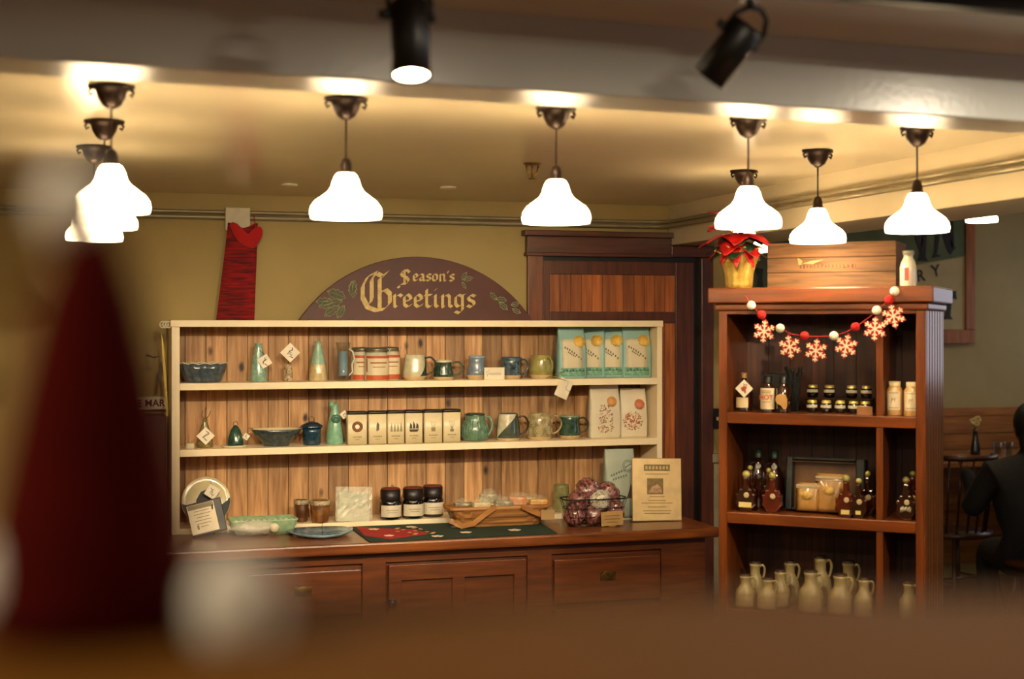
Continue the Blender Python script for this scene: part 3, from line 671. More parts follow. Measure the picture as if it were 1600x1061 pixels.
# upper shelf mugs
mug(648, 36, 39, Z1, [GW, None, glaze('#2a2c26')], 'tall mug split cream and dark green, leftmost mug of the upper shelf', handle=(16, radians(-12)), prof=[(.78, 0), (1.05, .14), (1.0, .35), (.88, .8), (.84, 1)])
def wedge(px, w, h, zs, tri, mt, Y=5.90):   # painted diagonal glaze field on a mug
    m = mp(px, Y); r = w*m/2; g = G(); n = 16
    def fn(u, v):
        a = tri[0]+(tri[1]-tri[0])*u; lo, hi = tri[2]*h*m, (tri[2]+(tri[3]-tri[2])*u)*h*m
        z = lo+(hi-lo)*v; k = z/(h*m)
        rr = r*(1.02-.18*max(0, (k-.2)/.8))+.0012
        return (rr*sin(a), -rr*cos(a), z)
    g.grid(fn, n, 8); return g
ms = [o for o in COL.objects if o.name.startswith('mug') and o.type == 'EMPTY']
ob('dark_glaze', wedge(648, 36, 39, Z1, (.25, 1.75, .16, 1.0), None), GG, ms[-1], solid=.001)
mug(693, 32, 30, Z1, [GG, GW, GG], 'short dark green mug with pale rim right of the cream and green one, upper shelf', handle=(17, radians(-8)), prof=[(.9, 0), (1, .14), (.98, .3), (.8, .65), (.78, 1)])
mug(745, 33, 36, Z1, [GB, glaze('#8fa3ad'), GB], 'slate blue mug behind the small white card on the upper shelf', handle=(10, radians(60)), prof=[(.8, 0), (1, .18), (.92, .35), (.72, .75), (.8, 1)])
mug(799, 32, 33, Z1, [GDB, glaze('#3f5a66'), glaze('#3c5260')], 'dark teal streaked mug just right of the white card', Y=5.91, handle=(12, radians(-5)), prof=[(.8, 0), (.98, .16), (1, .3), (.98, .7), (1.02, 1)])
mug(846, 36, 36, Z1, [GY, None, GY], 'mustard green rounded mug left of the turquoise bags', handle=(14, radians(-75)), prof=[(.85, 0), (1.0, .15), (1.05, .4), (.93, .75), (.9, 1)])
m = mp(772, 5.83); t = thing('price_card', 'small white card with handwriting at the edge of the upper shelf', 'card', (xat(772, 5.83), 5.825, Z1))
ob('card', G().bc((0, 0, 9.5*m), (33*m, .001, 19*m)).bc((0, .008, .001), (33*m, .016, .001)), M_paper, t)
g = G().tube([((-11+22*k/20)*m, -.001, (9+2*sin(k*1.9))*m) for k in range(21)], .0006, 5).tube([(-11*m, -.001, 5*m), (-13*m, -.001, 12*m), (-9*m, -.001, 14*m)], .0006, 5)
ob('handwriting', g, M_ink, t)
# paper tag hanging off the shelf edge
m = mp(887, 5.79); t = thing('hanging_tag', 'white rectangular tag tied with yellow straw hanging off the upper shelf edge', 'tag', (xat(887, 5.79), 5.79, Z1))
ob('card', G().bc((0, 0, -16*m), (22*m, .001, 30*m), R(0, radians(24), 0)), M_paper, t)
ob('scribble', G().tube([(k*1.1*m*cos(k), -.0015, (-4-3*k)*m) for k in range(8)], .0006, 5), M_ink, t)
ob('straw', G().tube([(-2*m, -.001, -3*m), (-20*m, 0, 4*m), (-40*m+.02, .02, 2*m), (-5*m, .02, 12*m)], .0016, 6), mat('#b9a23a', .5), t)
# gusseted paper bags
def bag_geo(w, d, h, top=.84, fold=.12, M=None):
    rings = []
    for z, ww, dd in ((0, 1, 1), (.04, 1.02, 1.02), (.4, 1.03, 1.04), (.66, 1.0, .86), (top, .98, .42), (.97, .97, .14), (1.0, .97, .10)):
        a, b = w/2*ww, d/2*dd; r = []
        for (x, y) in ((-1, -.86), (-.9, -1), (-.4, -1.03), (0, -1.04), (.4, -1.03), (.9, -1), (1, -.86), (.96, 0), (1, .86), (.9, 1), (0, 1.03), (-.9, 1), (-1, .86), (-.96, 0)):
            r.append((x*a, y*b, z*h))
        rings.append(r)
    return G().loft(rings, M=M)
def bag_front(d, z):             # y of the front face at relative height z
    k = [(0, 1), (.04, 1.02), (.4, 1.04), (.66, .86), (.84, .42), (.97, .14), (1.0, .10)]
    for (a, b), (c, e) in zip(k[:-1], k[1:]):
        if a <= z <= c: return -(b+(e-b)*(z-a)/(c-a))*d/2*1.045
def panel(fx, d, h, w, x0, x1, z0, z1, off=.0012):
    return G().grid(lambda u, v: (x0+(x1-x0)*u, bag_front(d, z0+(z1-z0)*v)-off, (z0+(z1-z0)*v)*h), 4, 10)
M_tq = mat('#93bab2', .45, col2='#86aca4', scale=12, bump=.35, bscale=14); M_cr = mat('#d8cdae', .55, col2='#cdbf9a', scale=8)
def coffee_bag(x0p, x1p, label, rz, Y):
    xc = (x0p+x1p)/2; m = mp(xc, Y); w = 45*m; d = .06; h = 80*m
    t = thing('coffee_bag', label, 'bag', (xat(xc, Y), Y, Z1), rz, 'turquoise paper bags on the upper shelf')
    ob('bag', bag_geo(w, d, h), M_tq, t)
    lab = ob('label', panel(0, d, h, w, -.4*w, .36*w, .17, .76), M_cr, t, solid=.0004)
    ob('sun', G().lathe([(9.5*m, 0), (9.5*m, .001), (.001, .0012)], 20, Tm(.24*w, bag_front(d, .7)-.003, .72*h) @ R(radians(66)), fl=lambda a, j: 1+.06*cos(10*a)), mat('#e6c060', .5, col2='#dca840', scale=90), lab)
    g = panel(0, d, h, w, -.46*w, .42*w, .05, .2, .0016)
    ob('landscape', g, mat('#4f8a70', .6, col2='#86b496', scale=60), t, solid=.0004)
    g = G()
    for k in range(7): g.prism([((-.42+.12*k)*w, (.13+.012*(k % 2))*h), ((-.30+.12*k)*w, .135*h), ((-.36+.12*k)*w, (.165+.02*((k*3) % 2))*h)], -d/2*1.03-.0035, -d/2*1.03-.0015)
    ob('hills', g, mat('#31445a', .6, col2='#3b6a4c', scale=70), t)
    g = G()
    for k in range(8):
        a = k/7; X = (-.30+.58*a)*w; Zr = .60-.02*k-.012*k*a; y = bag_front(d, Zr)-.0022
        g.bc((X, y, Zr*h), (2.0*m, .0007, 3.2*m), R(0, .5, 0) if False else None)
    for k in range(5):
        a = k/4; X = (-.18+.24*a)*w; Zr = .51-.02*k; y = bag_front(d, Zr)-.0022
        g.bc((X, y, Zr*h), (1.7*m, .0007, 2.4*m), None)
    ob('print', g, mat('#6a6350', .7), lab)
    return t
coffee_bag(869, 914, 'turquoise bag with orange sun label, leftmost and fully visible of the four', radians(3), 5.87)
coffee_bag(902, 944, 'turquoise bag with orange sun label, second from left of the four', radians(-26), 5.935)
coffee_bag(932, 975, 'turquoise bag with orange sun label, third from left of the four', radians(-24), 5.93)
coffee_bag(971, 1014, 'turquoise bag with orange sun label, rightmost of the four by the side panel', radians(-4), 5.89)
# --- middle shelf
def on(px, Y, z): return (xat(px, Y), Y, z)
t = thing('tea_candle', 'small white candle at the left end of the middle shelf', 'candle', on(297, 5.85, Z2)); m = mp(297, 5.85)
ob('wax', G().lathe([(6.5*m, 0), (7*m, 1*m), (7*m, 9*m), (1*m, 8.5*m)], 20), mat('#d9cfae', .4), t); ob('wick', G().tube([(0, 0, 8*m), (.3*m, 0, 15*m)], .0008, 5), M_paper, t)
t, m, H = vase(320, 26, 8, 44, Z2, glaze('#5a4a2c', '#8a7a48', 80), 'brown textured bottle behind a diamond tag, left on the middle shelf')
price_tag(t, 0, -.04, 19*m, 20*m, pi/4, [(0, -.01, 42*m)])
ob('dried_sprig', G().tube([(0, 0, 42*m), (-5*m, 0, 50*m), (-3*m, 0, 58*m)], .0018, 5).tube([(0, 0, 42*m), (6*m, 0, 49*m), (9*m, 0, 57*m)], .0018, 5).tube([(0, 0, 42*m), (1*m, 0, 62*m)], .0014, 5), mat('#6b5a2c', .8), t)
t = thing('green_bell', 'small dark green ceramic bell on a white dish on the middle shelf', 'bell', on(368, 5.88, Z2+.006)); m = mp(368, 5.88)
ob('bell', G().lathe([(.001, 0), (13*m, 0), (12.5*m, 5*m), (11*m, 14*m), (8*m, 24*m), (4*m, 30*m), (1*m, 32*m)], 28, cap=False), glaze('#2f5648', '#1f3b30', 60), t)
ob('loop', G().tube([(-3*m, 0, 30*m), (-3*m, 0, 36*m), (2*m, 0, 38*m), (4*m, 0, 32*m)], .0014, 6), M_bronze, t)
price_tag(t, 16*m, -.01, 14*m, 9*m, .6)
tag(ob('saucer', G().lathe([(.001, 0), (16*m, 0), (21*m, 3*m), (20*m, 3.4*m), (15*m, 1.2*m), (.001, 1.2*m)], 32, cap=False, M=Matrix.Diagonal((1, .8, 1, 1))), glaze('#d8cfae'), loc=on(366, 5.87, Z2)), 'small white dish under the dark green bell', 'dish')
m = mp(432, 5.89); t = thing('footed_bowl', 'wide dark boat shaped bowl with cream inside on a narrow foot, middle shelf', 'bowl', on(432, 5.89, Z2))
ov = Matrix.Diagonal((1, .72, 1, 1))
ob('body', G().lathe([(.001, 0), (20*m, 0), (21*m, 3*m), (24*m, 8*m), (34*m, 18*m), (40*m, 26*m), (38.5*m, 26.5*m)], 48, M=ov, cap=False), glaze('#3d4a4c', '#2a3436', 60), t)
ob('inside_glaze', G().lathe([(39*m, 26.6*m), (30*m, 16*m), (18*m, 8*m), (.001, 6*m)], 48, M=ov, cap=False), glaze('#c9bf9c'), t)
ob('ear', G().tube([(-38*m, 0, 25*m), (-43*m, 0, 29*m), (-36*m, 0, 28*m)], .002, 6).tube([(38*m, 0, 25*m), (45*m, 0, 29*m), (36*m, 0, 28*m)], .002, 6), glaze('#3d4a4c'), t)
m = mp(487, 5.89); t = thing('lidded_pot', 'dark blue lidded pot with a brass loop knob on the middle shelf', 'pot', on(487, 5.89, Z2))
ob('body', G().lathe([(.001, 0), (13*m, 0), (14*m, 3*m), (14*m, 20*m), (15*m, 27*m), (.001, 27*m)], 32, cap=False), glaze('#1d3f52', '#122c3b', 60), t)
ob('lid', G().lathe([(17*m, 27*m), (17.5*m, 30*m), (10*m, 35*m), (2*m, 37*m), (.001, 37*m)], 32, cap=False), glaze('#1b3442', '#0f2430', 60), t)
ob('loop_knob', G().tube([(-4*m, 0, 36*m), (-4*m, 0, 42*m), (0, 0, 45*m), (4*m, 0, 42*m), (4*m, 0, 36*m)], .0018, 6), M_brass, t)
t, m, H = vase(523, 27, 11, 63, Z2, glaze('#6a9f80', '#84b096', 50), 'tall green pitcher vase with round hole and small tag on the middle shelf')
ob('spout', G().lathe([(5.5*m, 0), (4*m, 5*m), (3*m, 8*m)], 16, Tm(-3*m, 0, 60*m) @ R(0, -.5, 0)), glaze('#6a9f80', '#84b096', 50), t)
ob('medallion', G().lathe([(7*m, 0), (7*m, 2*m), (4*m, 3.5*m), (.5*m, 2*m)], 20, Tm(0, -8*m, 40*m) @ R(pi/2)), glaze('#3f6a58'), t)
price_tag(t, 14*m, -.012, 46*m, 10*m, .9)
# tins
M_tin = mat('#dccda6', .35, col2='#d2c298', scale=10)
def tin(px, w, label, art, Y=5.875):
    m = mp(px, Y); a = w*m/2; t = thing('tea_tin', label, 'tin', on(px, Y, Z2), radians(-4), 'cream tea tins on the middle shelf')
    def rr(a, d, r=.006, n=3):
        p = []
        for cx, cy, s in ((a-r, d-r, 0), (-a+r, d-r, 1), (-a+r, -d+r, 2), (a-r, -d+r, 3)):
            for k in range(n+1): an = (s+k/n)*pi/2; p.append((cx+r*cos(an), cy+r*sin(an)))
        return p
    d = .034; h = 47*m
    ob('body', G().loft([[(x, y, z) for x, y in rr(a-.0008, d)] for z in (0, h)]), M_tin, t)
    ob('rim', G().loft([[(x, y, z) for x, y in rr(a, d+.001)] for z in (0, .002)]), mat('#8d8468', .3, metal=.6), t)
    ob('lid', G().loft([[(x, y, z) for x, y in rr(a+.0003, d+.0012)] for z in (h, h+3.2*m)]+[[(x, y, h+4.4*m) for x, y in rr(a-.002, d-.002)]]), mat('#2a211a', .35, metal=.4), t)
    y = -d-.0006; g = G(); r = random.Random(px)
    cz = 28*m
    if art == 'wreath':
        for k in range(16): an = k*pi/8; g.sph((6*m*cos(an), y, cz+6*m*sin(an)), 2.6*m, 6, 4, sc=(1, .25, 1))
        c = '#7a4a22'
    elif art == 'ship':
        g.prism([(-8*m, 22*m), (8*m, 22*m), (5*m, 18*m), (-6*m, 18*m)], y-.0006, y)
        for X in (-5, 0, 5): g.prism([((X-2.2)*m, 23*m), ((X+2.2)*m, 23*m), ((X+1.6)*m, 29*m), ((X-1)*m, 35*m-abs(X)*.6*m)], y-.0006, y)
        c = '#3d3428'
    elif art == 'trees':
        for X in (-7, -2, 3, 8): g.prism([((X-2)*m, 19*m), ((X+2)*m, 19*m), (X*m, (32+X % 3)*m)], y-.0006, y)
        c = '#8d8460'
    elif art == 'bird':
        g.prism([(-2*m, 20*m), (2*m, 22*m), (2.5*m, 30*m), (0, 35*m), (-1.8*m, 30*m)], y-.0006, y); c = '#5d5340'
    elif art == 'cup':
        g.prism([(-3*m, 18*m), (3*m, 18*m), (3.5*m, 24*m), (-3.5*m, 24*m)], y-.0006, y)
        for X in (-4, 0, 4): g.tube([(X*.3*m, y, 24*m), (X*m, y, 34*m)], .0006, 5)
        c = '#8d7c50'
    else:
        for X in (-4, -1.5, 1.5, 4): g.tube([(0, y, 21*m), (X*.8*m, y, 28*m), (X*m, y, 35*m)], .0007, 5)
        g.prism([(-2.5*m, 17*m), (2.5*m, 17*m), (3*m, 21*m), (-3*m, 21*m)], y-.0006, y); c = '#6d6a5c'
    ob('picture', g, mat(c, .6), t)
    g = G()
    for k in range(6): g.bc(((-6+2.3*k)*m, y, 12*m), (1.5*m, .0006, 1.8*m))
    for k in range(3): g.bc(((-2.5+2.4*k)*m, y, 8*m), (1.5*m, .0006, 1.2*m))
    ob('print', g, mat('#8a8068', .7), t)
for px, w, l, a in ((557, 31, 'cream tea tin with a brown wreath, leftmost of six', 'wreath'), (588.5, 29, 'cream tea tin with a small upright bird, second of six', 'bird'), (617, 27, 'cream tea tin with pale trees, third of six', 'trees'),
                    (645, 28, 'cream tea tin with a dark sailing ship, fourth of six', 'ship'), (675, 29, 'cream tea tin with a cup and stalks, fifth of six', 'cup'), (704, 28, 'cream tea tin with a potted plant, rightmost of six', 'plant')):
    tin(px, w, l, a)
# middle shelf mugs
rib = lambda a, j: 1+.025*cos(28*a)
mg = mug(742, 40, 42, Z2, [GSG, glaze('#2a3d33'), glaze('#6f9c84')], 'ribbed sage green round mug with dark rim on the middle shelf', handle=(10, radians(-35)), prof=[(.85, 0), (1.05, .1), (1.1, .3), (1.0, .55), (.8, .8), (.78, 1)], band=False)
g = G()
for k in range(28):
    a_ = 2*pi*k/28; W_ = 20*mp(742, 5.9); H_ = 42*mp(742, 5.9)
    g.tube([(W_*r*cos(a_), W_*r*sin(a_), z*H_) for r, z in ((1.05, .1), (1.1, .3), (1.0, .55), (.82, .76))], .0016, 5)
ob('ribs', g, GSG, mg)
mg = mug(794, 38, 41, Z2, [glaze('#3c443a', '#4a5446'), None, glaze('#3a2a20')], 'mug with a diagonal split of grey white and dark green, middle shelf', handle=(14, radians(-12)), prof=[(.9, 0), (1.0, .08), (1.0, .3), (.88, .8), (.8, 1)])
m = mp(794, 5.9)
def fnw(u, v):
    a_ = -1.45+2.1*u; hi = 1.0; lo = .1+.9*max(0, (u-.05)/.95); k = lo+(hi-lo)*v
    rr = 19*m*(1.0-.2*max(0, (k-.3)/.7))+.0013; return (rr*sin(a_), -rr*cos(a_), k*41*m)
ob('white_glaze', G().grid(fnw, 16, 10), GW, mg, solid=.001)
mg = mug(843, 40, 40, Z2, [GTAN, None, GTAN], 'tan and green mug with raised circle pattern on the middle shelf', handle=(16, radians(-12)), prof=[(.8, 0), (.98, .1), (1.02, .35), (.95, .75), (.85, 1)])
g = G(); m = mp(843, 5.9)
for (an, z) in ((-1.0, 28), (-.4, 14), (.1, 27), (.7, 15), (1.1, 28), (-1.3, 12)):
    for r in (6, 3): g.tube([(20.3*m*sin(an+r*m*cos(k*pi/8)/(20*m)), -20.3*m*cos(an+r*m*cos(k*pi/8)/(20*m)), (z+r*sin(k*pi/8))*m) for k in range(16)], .0009, 5, closed=True)
ob('circle_pattern', g, glaze('#cdbb8a'), mg)
mug(890, 33, 34, Z2+.004, [glaze('#24382e', '#3b5a48', 50), glaze('#7f8c6e'), glaze('#3a3a2c')], 'dark green mug with pale rim on a saucer, rightmost mug of the middle shelf', handle=(14, radians(-10)), prof=[(.85, 0), (1, .1), (1, .3), (.92, .8), (.96, 1)])
m = mp(890, 5.9)
tag(ob('saucer', G().lathe([(.001, 0), (15*m, 0), (20*m, 1.4*m), (19*m, 1.9*m), (.001, 1.3*m)], 32, cap=False), M_clay, loc=on(890, 5.9, Z2)), 'pale clay saucer under the dark green mug', 'saucer')
# white printed bags on the middle shelf
M_wb = mat('#d9cfb6', .5, col2='#cfc4a8', scale=10, bump=.4, bscale=16)
def art_bag(px, w_, h_, label, col, kind, rz, Y=5.89, z=Z2):
    m = mp(px, Y); w = w_*m; d = .06; h = h_*m; t = thing('coffee_bag', label, 'bag', on(px, Y, z), rz, 'white printed paper bags')
    ob('bag', bag_geo(w, d, h), M_wb, t)
    g = G(); r = random.Random(px); y = lambda zz: bag_front(d, min(.99, zz/h))-.0015
    if kind == 'figure':
        for k in range(130):
            zz = r.uniform(.1, .62)*h; wdt = (.34-.30*abs(zz/h-.2))*w; X = r.uniform(-1, 1)*wdt*.8; g.sph((X, y(zz), zz), r.uniform(.5, 1.3)*m, 6, 4, sc=(1, .3, 1))
    else:
        for k in range(150):
            a = r.uniform(0, 2*pi); q_ = sqrt(r.random()); X = (-.06+.36*q_*cos(a))*w; zz = (.33+.2*q_*sin(a))*h; g.sph((X, y(zz), zz), r.uniform(.5, 1.3)*m, 6, 4, sc=(1, .3, 1))
    ob('picture', g, mat(col, .6, col2='#b8885c', scale=200), t)
    ob('round_badge', G().lathe([(8*m, 0), (8*m, .0008), (.001, .001)], 18, Tm(.2*w, y(.66*h)-.002, .68*h) @ R(radians(70))), mat('#d3a24e' if kind == 'figure' else '#cc6a52', .6, col2='#c98a5a', scale=150), t)
    return t
art_bag(943, 49, 84, 'tall white bag printed with a brown red figure and gold badge on the middle shelf', '#a8603c', 'figure', 0)
art_bag(988, 42, 76, 'white bag printed with a coral red animal and pink badge on the middle shelf', '#c05636', 'animal', radians(-6), 5.90)
# ================================================================ bottom shelf and counter
Zc = CT_Z
def onc(px, py, z=CT_Z): return onz(px, py, z)
# moon plate
Yp = 5.87; m = mp(322, Yp); t = thing('round_plate', 'round plate painted half cream and half dark with a mountain shape, leaning at the left', 'plate', (xat(322, Yp), Yp, ZB+.002))
M = Tm(0, 0, 38*m) @ R(radians(-12))
Rr = 38*m; ML = M @ R(pi/2)
ob('disc', G().lathe([(.001, -.006), (Rr*.8, -.006), (Rr, .0), (Rr*.98, .002), (Rr*.8, -.002), (.001, -.002)], 48, ML, cap=False), glaze('#c9bb92', '#b8aa82', 12), t)

pts = [(-36.5, -4), (-30, -6), (-24, -10), (-17, -12), (-15, 2), (-8, 14), (2, 18), (8, 10), (12, 3), (15, -8), (17, -16), (22, -8), (30, -2), (36.5, 4)]
low = [(37*cos(a), -37*sin(a)) for a in [pi*k/16-.1 for k in range(17)]]
g.prism([(x*m, z*m) for x, z in pts+low], -.0045, -.0025, M)
ob('dark_glaze', g, mat('#1c2229', .6, col2='#12171c'), t, label='dark blue painted lower half')
price_tag(t, 8*m, -.03, 53*m, 18*m, .6, [(4*m, -.022, 74*m)])
# framed card on black easel
p = onc(326, 840); m = mp(324, p.y); t = thing('card_stand', 'black plaque with a cream printed card, tilted, at the left end of the counter', 'display card', (p.x, p.y, Zc))
M = Tm(0, 0, 2*m) @ R(radians(-14), radians(-12), 0)
ob('plaque', G().bc((4*m, .008, 30*m), (54*m, .01, 52*m), M), M_black, t, .003)
cdm = ob('card', G().bc((-2*m, 0, 30*m), (42*m, .0012, 46*m), M), M_paper, t)
g = G().bc((-2*m, -.001, 49*m), (40*m, .0006, 7*m), M)
for k, w_ in enumerate((24, 26, 20, 26, 22, 12)): g.bc((-2*m, -.001, (42-5*k)*m), (w_*m, .0006, 1.0*m), M)
g.bc((-12*m, -.001, 17*m), (3*m, .0006, 7*m), M @ Tm(0, 0, 0)); ob('print', g, mat('#8f8263', .7), cdm)
ob('easel_leg', G().tube([(6*m, .02, 50*m), (10*m, .06, .003)], .003, 6), M_black, t)
# green rectangular dish
Yd = 5.80-.05; m = mp(408, Yd); t = thing('baking_dish', 'long celadon green rectangular baking dish on the counter left', 'dish', (xat(410, Yd), Yd, Zc))
def rrect(a, b, r, z, n=4):
    p = []
    for cx, cy, s in ((a-r, b-r, 0), (-a+r, b-r, 1), (-a+r, -b+r, 2), (a-r, -b+r, 3)):
        for k in range(n+1): an = (s+k/n)*pi/2; p.append((cx+r*cos(an), cy+r*sin(an), z))
    return p
ob('body', G().loft([rrect(44*m, .055, .015, 0), rrect(48*m, .06, .015, 10*m), rrect(52*m, .066, .016, 21*m), rrect(53.5*m, .068, .016, 24*m), rrect(51*m, .064, .014, 24.4*m), rrect(47*m, .056, .012, 8*m), rrect(43*m, .05, .01, 4*m)]), glaze('#7f9c78', '#94ab84', 40), t)
g = G(); 
for k in range(11): g.sph(((-44+k*8.6)*m, -.066, 24.5*m), 2.4*m, 8, 6, sc=(1.4, .6, .6))
ob('scalloped_edge', g, glaze('#9ab08c'), t)
# wrapped soap dish thing
p = onc(398, 838); m = mp(398, p.y); t = thing('wrapped_gift', 'small ceramic piece in crinkled clear wrap with a round sticker, left on the counter', 'wrapped item', (p.x, p.y+.02, Zc))
rn = random.Random(5)
ob('ceramic_piece', G().sph((0, 0, 9*m), 1, 20, 10, sc=(28*m, .03, 9*m)), glaze('#a8a890', '#8a8a76'), t)
bl = [rn.uniform(.88, 1.16) for _ in range(400)]
ob('clear_wrap', G().sph((0, 0, 12*m), 1, 22, 12, sc=(36*m, .036, 12*m), bump=lambda a, t_: bl[int(a*20) % 97+int(t_*30)]).prism([(-36*m, 14*m), (-44*m, 22*m), (-40*m, 8*m)], -.01, .01), film('#e8e4d0', .55), t)
ob('sticker', G().lathe([(7*m, 0), (7*m, .001), (.001, .001)], 20, Tm(30*m, -.034, 13*m) @ R(pi/2)), mat('#d9d0b0', .5), t)
# blue leaf dish
p = onc(500, 836); m = mp(500, p.y); t = thing('leaf_dish', 'flat blue grey leaf shaped dish with a small stick, front left of the counter', 'dish', (p.x, p.y, Zc))
pts = [(-53, 2), (-44, -30), (-25, -52), (-2, -60), (25, -52), (48, -24), (53, 8), (40, 34), (15, 50), (-10, 54), (-34, 40)]
ring = lambda s, z: [(x*m*s, y*m*.9*s, z+abs(x)*.05*m*s) for x, y in pts]
ob('body', G().loft([ring(.8, 0), ring(1, 5*m), ring(.98, 6.5*m), ring(.78, 2.4*m), ring(.1, 2.2*m)]), glaze('#7d95a0', '#62808c', 40), t)
ob('vein', G().tube([(-40*m, 0, 3.6*m), (0, 4*m, 3*m), (42*m, 0, 4.4*m)], .0015, 5).tube([(5*m, 0, 3*m), (22*m, 12*m, 3.6*m), (36*m, 6*m, 4*m)], .0025, 5), glaze('#3f5660'), t)
ob('stick', G().tube([(2*m, -10*m, 2*m), (1*m, -12*m, 14*m), (3*m, -10*m, 26*m)], .0009, 5), M_black, t)
# brown jars
for px, l, c1, w in ((471, 'dark brown glazed cup with pale rim, left of the pair near the clear wrapped block', '#4a2c18', 23), (500, 'amber brown glazed cup with pale rim, right of the pair near the clear wrapped block', '#8a5a24', 31)):
    Y = 5.87 if px < 480 else 5.83; m = mp(px, Y); t = thing('honey_cup', l, 'cup', on(px, Y, ZB), 0, 'brown glazed cups')
    r = w*m/2
    ob('body', G().lathe([(.001, 0), (r*.8, 0), (r*.85, 3*m), (r, 28*m), (r*1.03, 34*m), (r*.95, 34*m), (r*.85, 10*m), (.001, 8*m)], 28, cap=False), glaze(c1, '#5a3418', 30), t)
    ob('rim_glaze', G().lathe([(r*1.02, 28*m), (r*1.06, 33*m), (r*1.0, 35*m), (r*.9, 34*m)], 28, cap=False, fl=lambda a, j: 1+.03*cos(9*a)), glaze('#b8ac8c', '#8d7a58'), t)
# clear wrapped block
Y = 5.80; m = mp(554, Y); t = thing('wrapped_block', 'upright block in crinkled clear wrap with white base between cups and dark jars', 'wrapped item', on(554, Y, ZB+.002))
M = R(radians(-10), radians(2), 0)
ob('white_block', G().box(-27*m, 24*m, .003, .03, 0, 20*m, M), mat('#d8d0b4', .5), t)
ob('soap_piece', G().box(-24*m, 20*m, .004, .028, 20*m, 46*m, M), mat('#a9ac86', .5, col2='#c7c7a8', scale=60), t)
bl2 = [rn.uniform(-1, 1) for _ in range(300)]
ob('clear_wrap', G().grid(lambda u, v: M @ Vector(((-30+58*u)*m, -.001+.004*bl2[int(u*10)*13+int(v*9)], (1+53*v)*m)), 10, 9, smooth=False), film('#e6e6cf', .28, .1), t, solid=.0006)
# dark jars
for px, l, Y in ((610, 'dark jar with black lid and cream label, leftmost of three', 5.84), (676, 'dark jar with black lid and cream label, rightmost of three, partly behind', 5.875), (645, 'dark jar with black lid and cream label, middle of three', 5.845)):
    m = mp(px, Y); r = 17*m; t = thing('preserve_jar', l, 'jar', on(px, Y, ZB), 0, 'dark preserve jars on the bottom shelf')
    ob('glass_body', G().lathe([(.001, 0), (r*.9, 0), (r, 2.5*m), (r, 26*m), (r*.84, 33*m), (.001, 34*m)], 32, cap=False), mat('#0e0b0b', .12, coat=.8), t)
    ob('lid', G().lathe([(r*.9, 31*m), (r*.92, 33*m), (r*.92, 46*m), (r*.7, 47*m), (.001, 47*m)], 40, cap=False, fl=lambda a, j: 1+.012*cos(40*a)), mat('#1a1110', .4), t)
    ob('lid_top', G().lathe([(r*.9, 47*m), (r*.8, 49*m), (.001, 49.2*m)], 30, cap=False), mat('#6a3426', .45), t, label='reddish brown lid top')
    lb = ob('label', G().arcband(r, 5*m, 23*m, -1.2, 1.2), mat('#d3c8ae', .6), t)
    ob('print', G().arcband(r+.0005, 15*m, 16.2*m, -.6, .6, .0004).arcband(r+.0005, 11.5*m, 12.5*m, -.45, .45, .0004), mat('#9a8e76', .7), lb)
# green runner on the counter
zr = CT_Z
pl = [onc(545, 824), onc(578, 848), onc(871, 834.5), onc(838, 813.5)]
rm = ob('table_runner', G().slab([(v.x, v.y) for v in pl], zr+.0005, zr+.0045), mat('#12301f', .9, col2='#0e2618', scale=40, bump=.3, bscale=200), bev=.0015)
tag(rm, 'dark green felt table runner with red corner and pale flowers on the counter front', 'table runner')
def quad(u0, u1, v0, v1, k=1): 
    a, b, c_, d_ = pl
    def P(u, v): f = a.lerp(d_, u); n = b.lerp(c_, u); return n.lerp(f, v)
    return P
Pq = quad(0, 0, 0, 0)
def patch(poly, z0=.0046, z1=.006): return [((Pq(u, v)).x, (Pq(u, v)).y) for u, v in poly]
ob('red_field', G().slab(patch([(.01, .35), (.11, .08), (.34, .3), (.3, .62), (.16, .75), (.03, .93)]), zr+.0046, zr+.006), mat('#a01810', .9, bump=.3, bscale=200), rm)
g = G(); rn = random.Random(2)
def flower(g, u, v, s=.02):
    c = Pq(u, v); n = 5
    for k in range(n):
        a = 2*pi*k/n; g.sph((c.x+s*.62*cos(a), c.y+s*.62*sin(a), zr+.0062), s*.5, 8, 4, sc=(1, 1, .12))
    return g
for u, v, s in ((.10, .72, .022), (.13, .28, .02), (.30, .78, .02), (.365, .12, .024), (.53, .66, .023), (.535, .28, .023), (.69, .86, .02), (.74, .82, .02), (.80, .30, .026)): flower(g, u, v, s)
ob('flowers', g, mat('#d8c3a4', .8), rm, label='pale felt flowers')
g = G()
for k in range(14):
    c = Pq(.2+.013*k, .5+.22*sin(k*.9)); g.sph((c.x, c.y, zr+.0072), .009, 8, 4, sc=(1.2, 1, .2))
ob('figure', g, mat('#b98b5a', .8), rm, label='tan applique figure')
# woven basket with soaps
Yb = 5.69; m = mp(776, Yb); xb = xat(776, Yb); zb_ = zr+.006
t = thing('woven_basket', 'shallow woven wooden basket with two folded down handles holding wrapped soaps', 'basket', (xb, Yb, zb_))
def rb(a, b, z, n=24):
    p = []
    for k in range(n*4):
        an = 2*pi*k/(n*4); c_, s_ = cos(an), sin(an); p.append((a*math.copysign(abs(c_)**.35, c_), b*math.copysign(abs(s_)**.35, s_), z))
    return p
def weave(rings):
    out = []
    for j, r in enumerate(rings): out.append([(x*(1+.012*((k//4+j) % 2)), y*(1+.03*((k//4+j) % 2)), z) for k, (x, y, z) in enumerate(r)])
    return out
hb = 30*m
ob('woven_body', G().loft(weave([rb(66*m+14*m*k/6, .062+.016*k/6, hb*k/6) for k in range(7)]), smooth=False).slab([(-60*m, -.055), (60*m, -.055), (60*m, .055), (-60*m, .055)], .001, .004), wood('#a06c34', '#74481c', 0, .008, .6, var=.35), t)
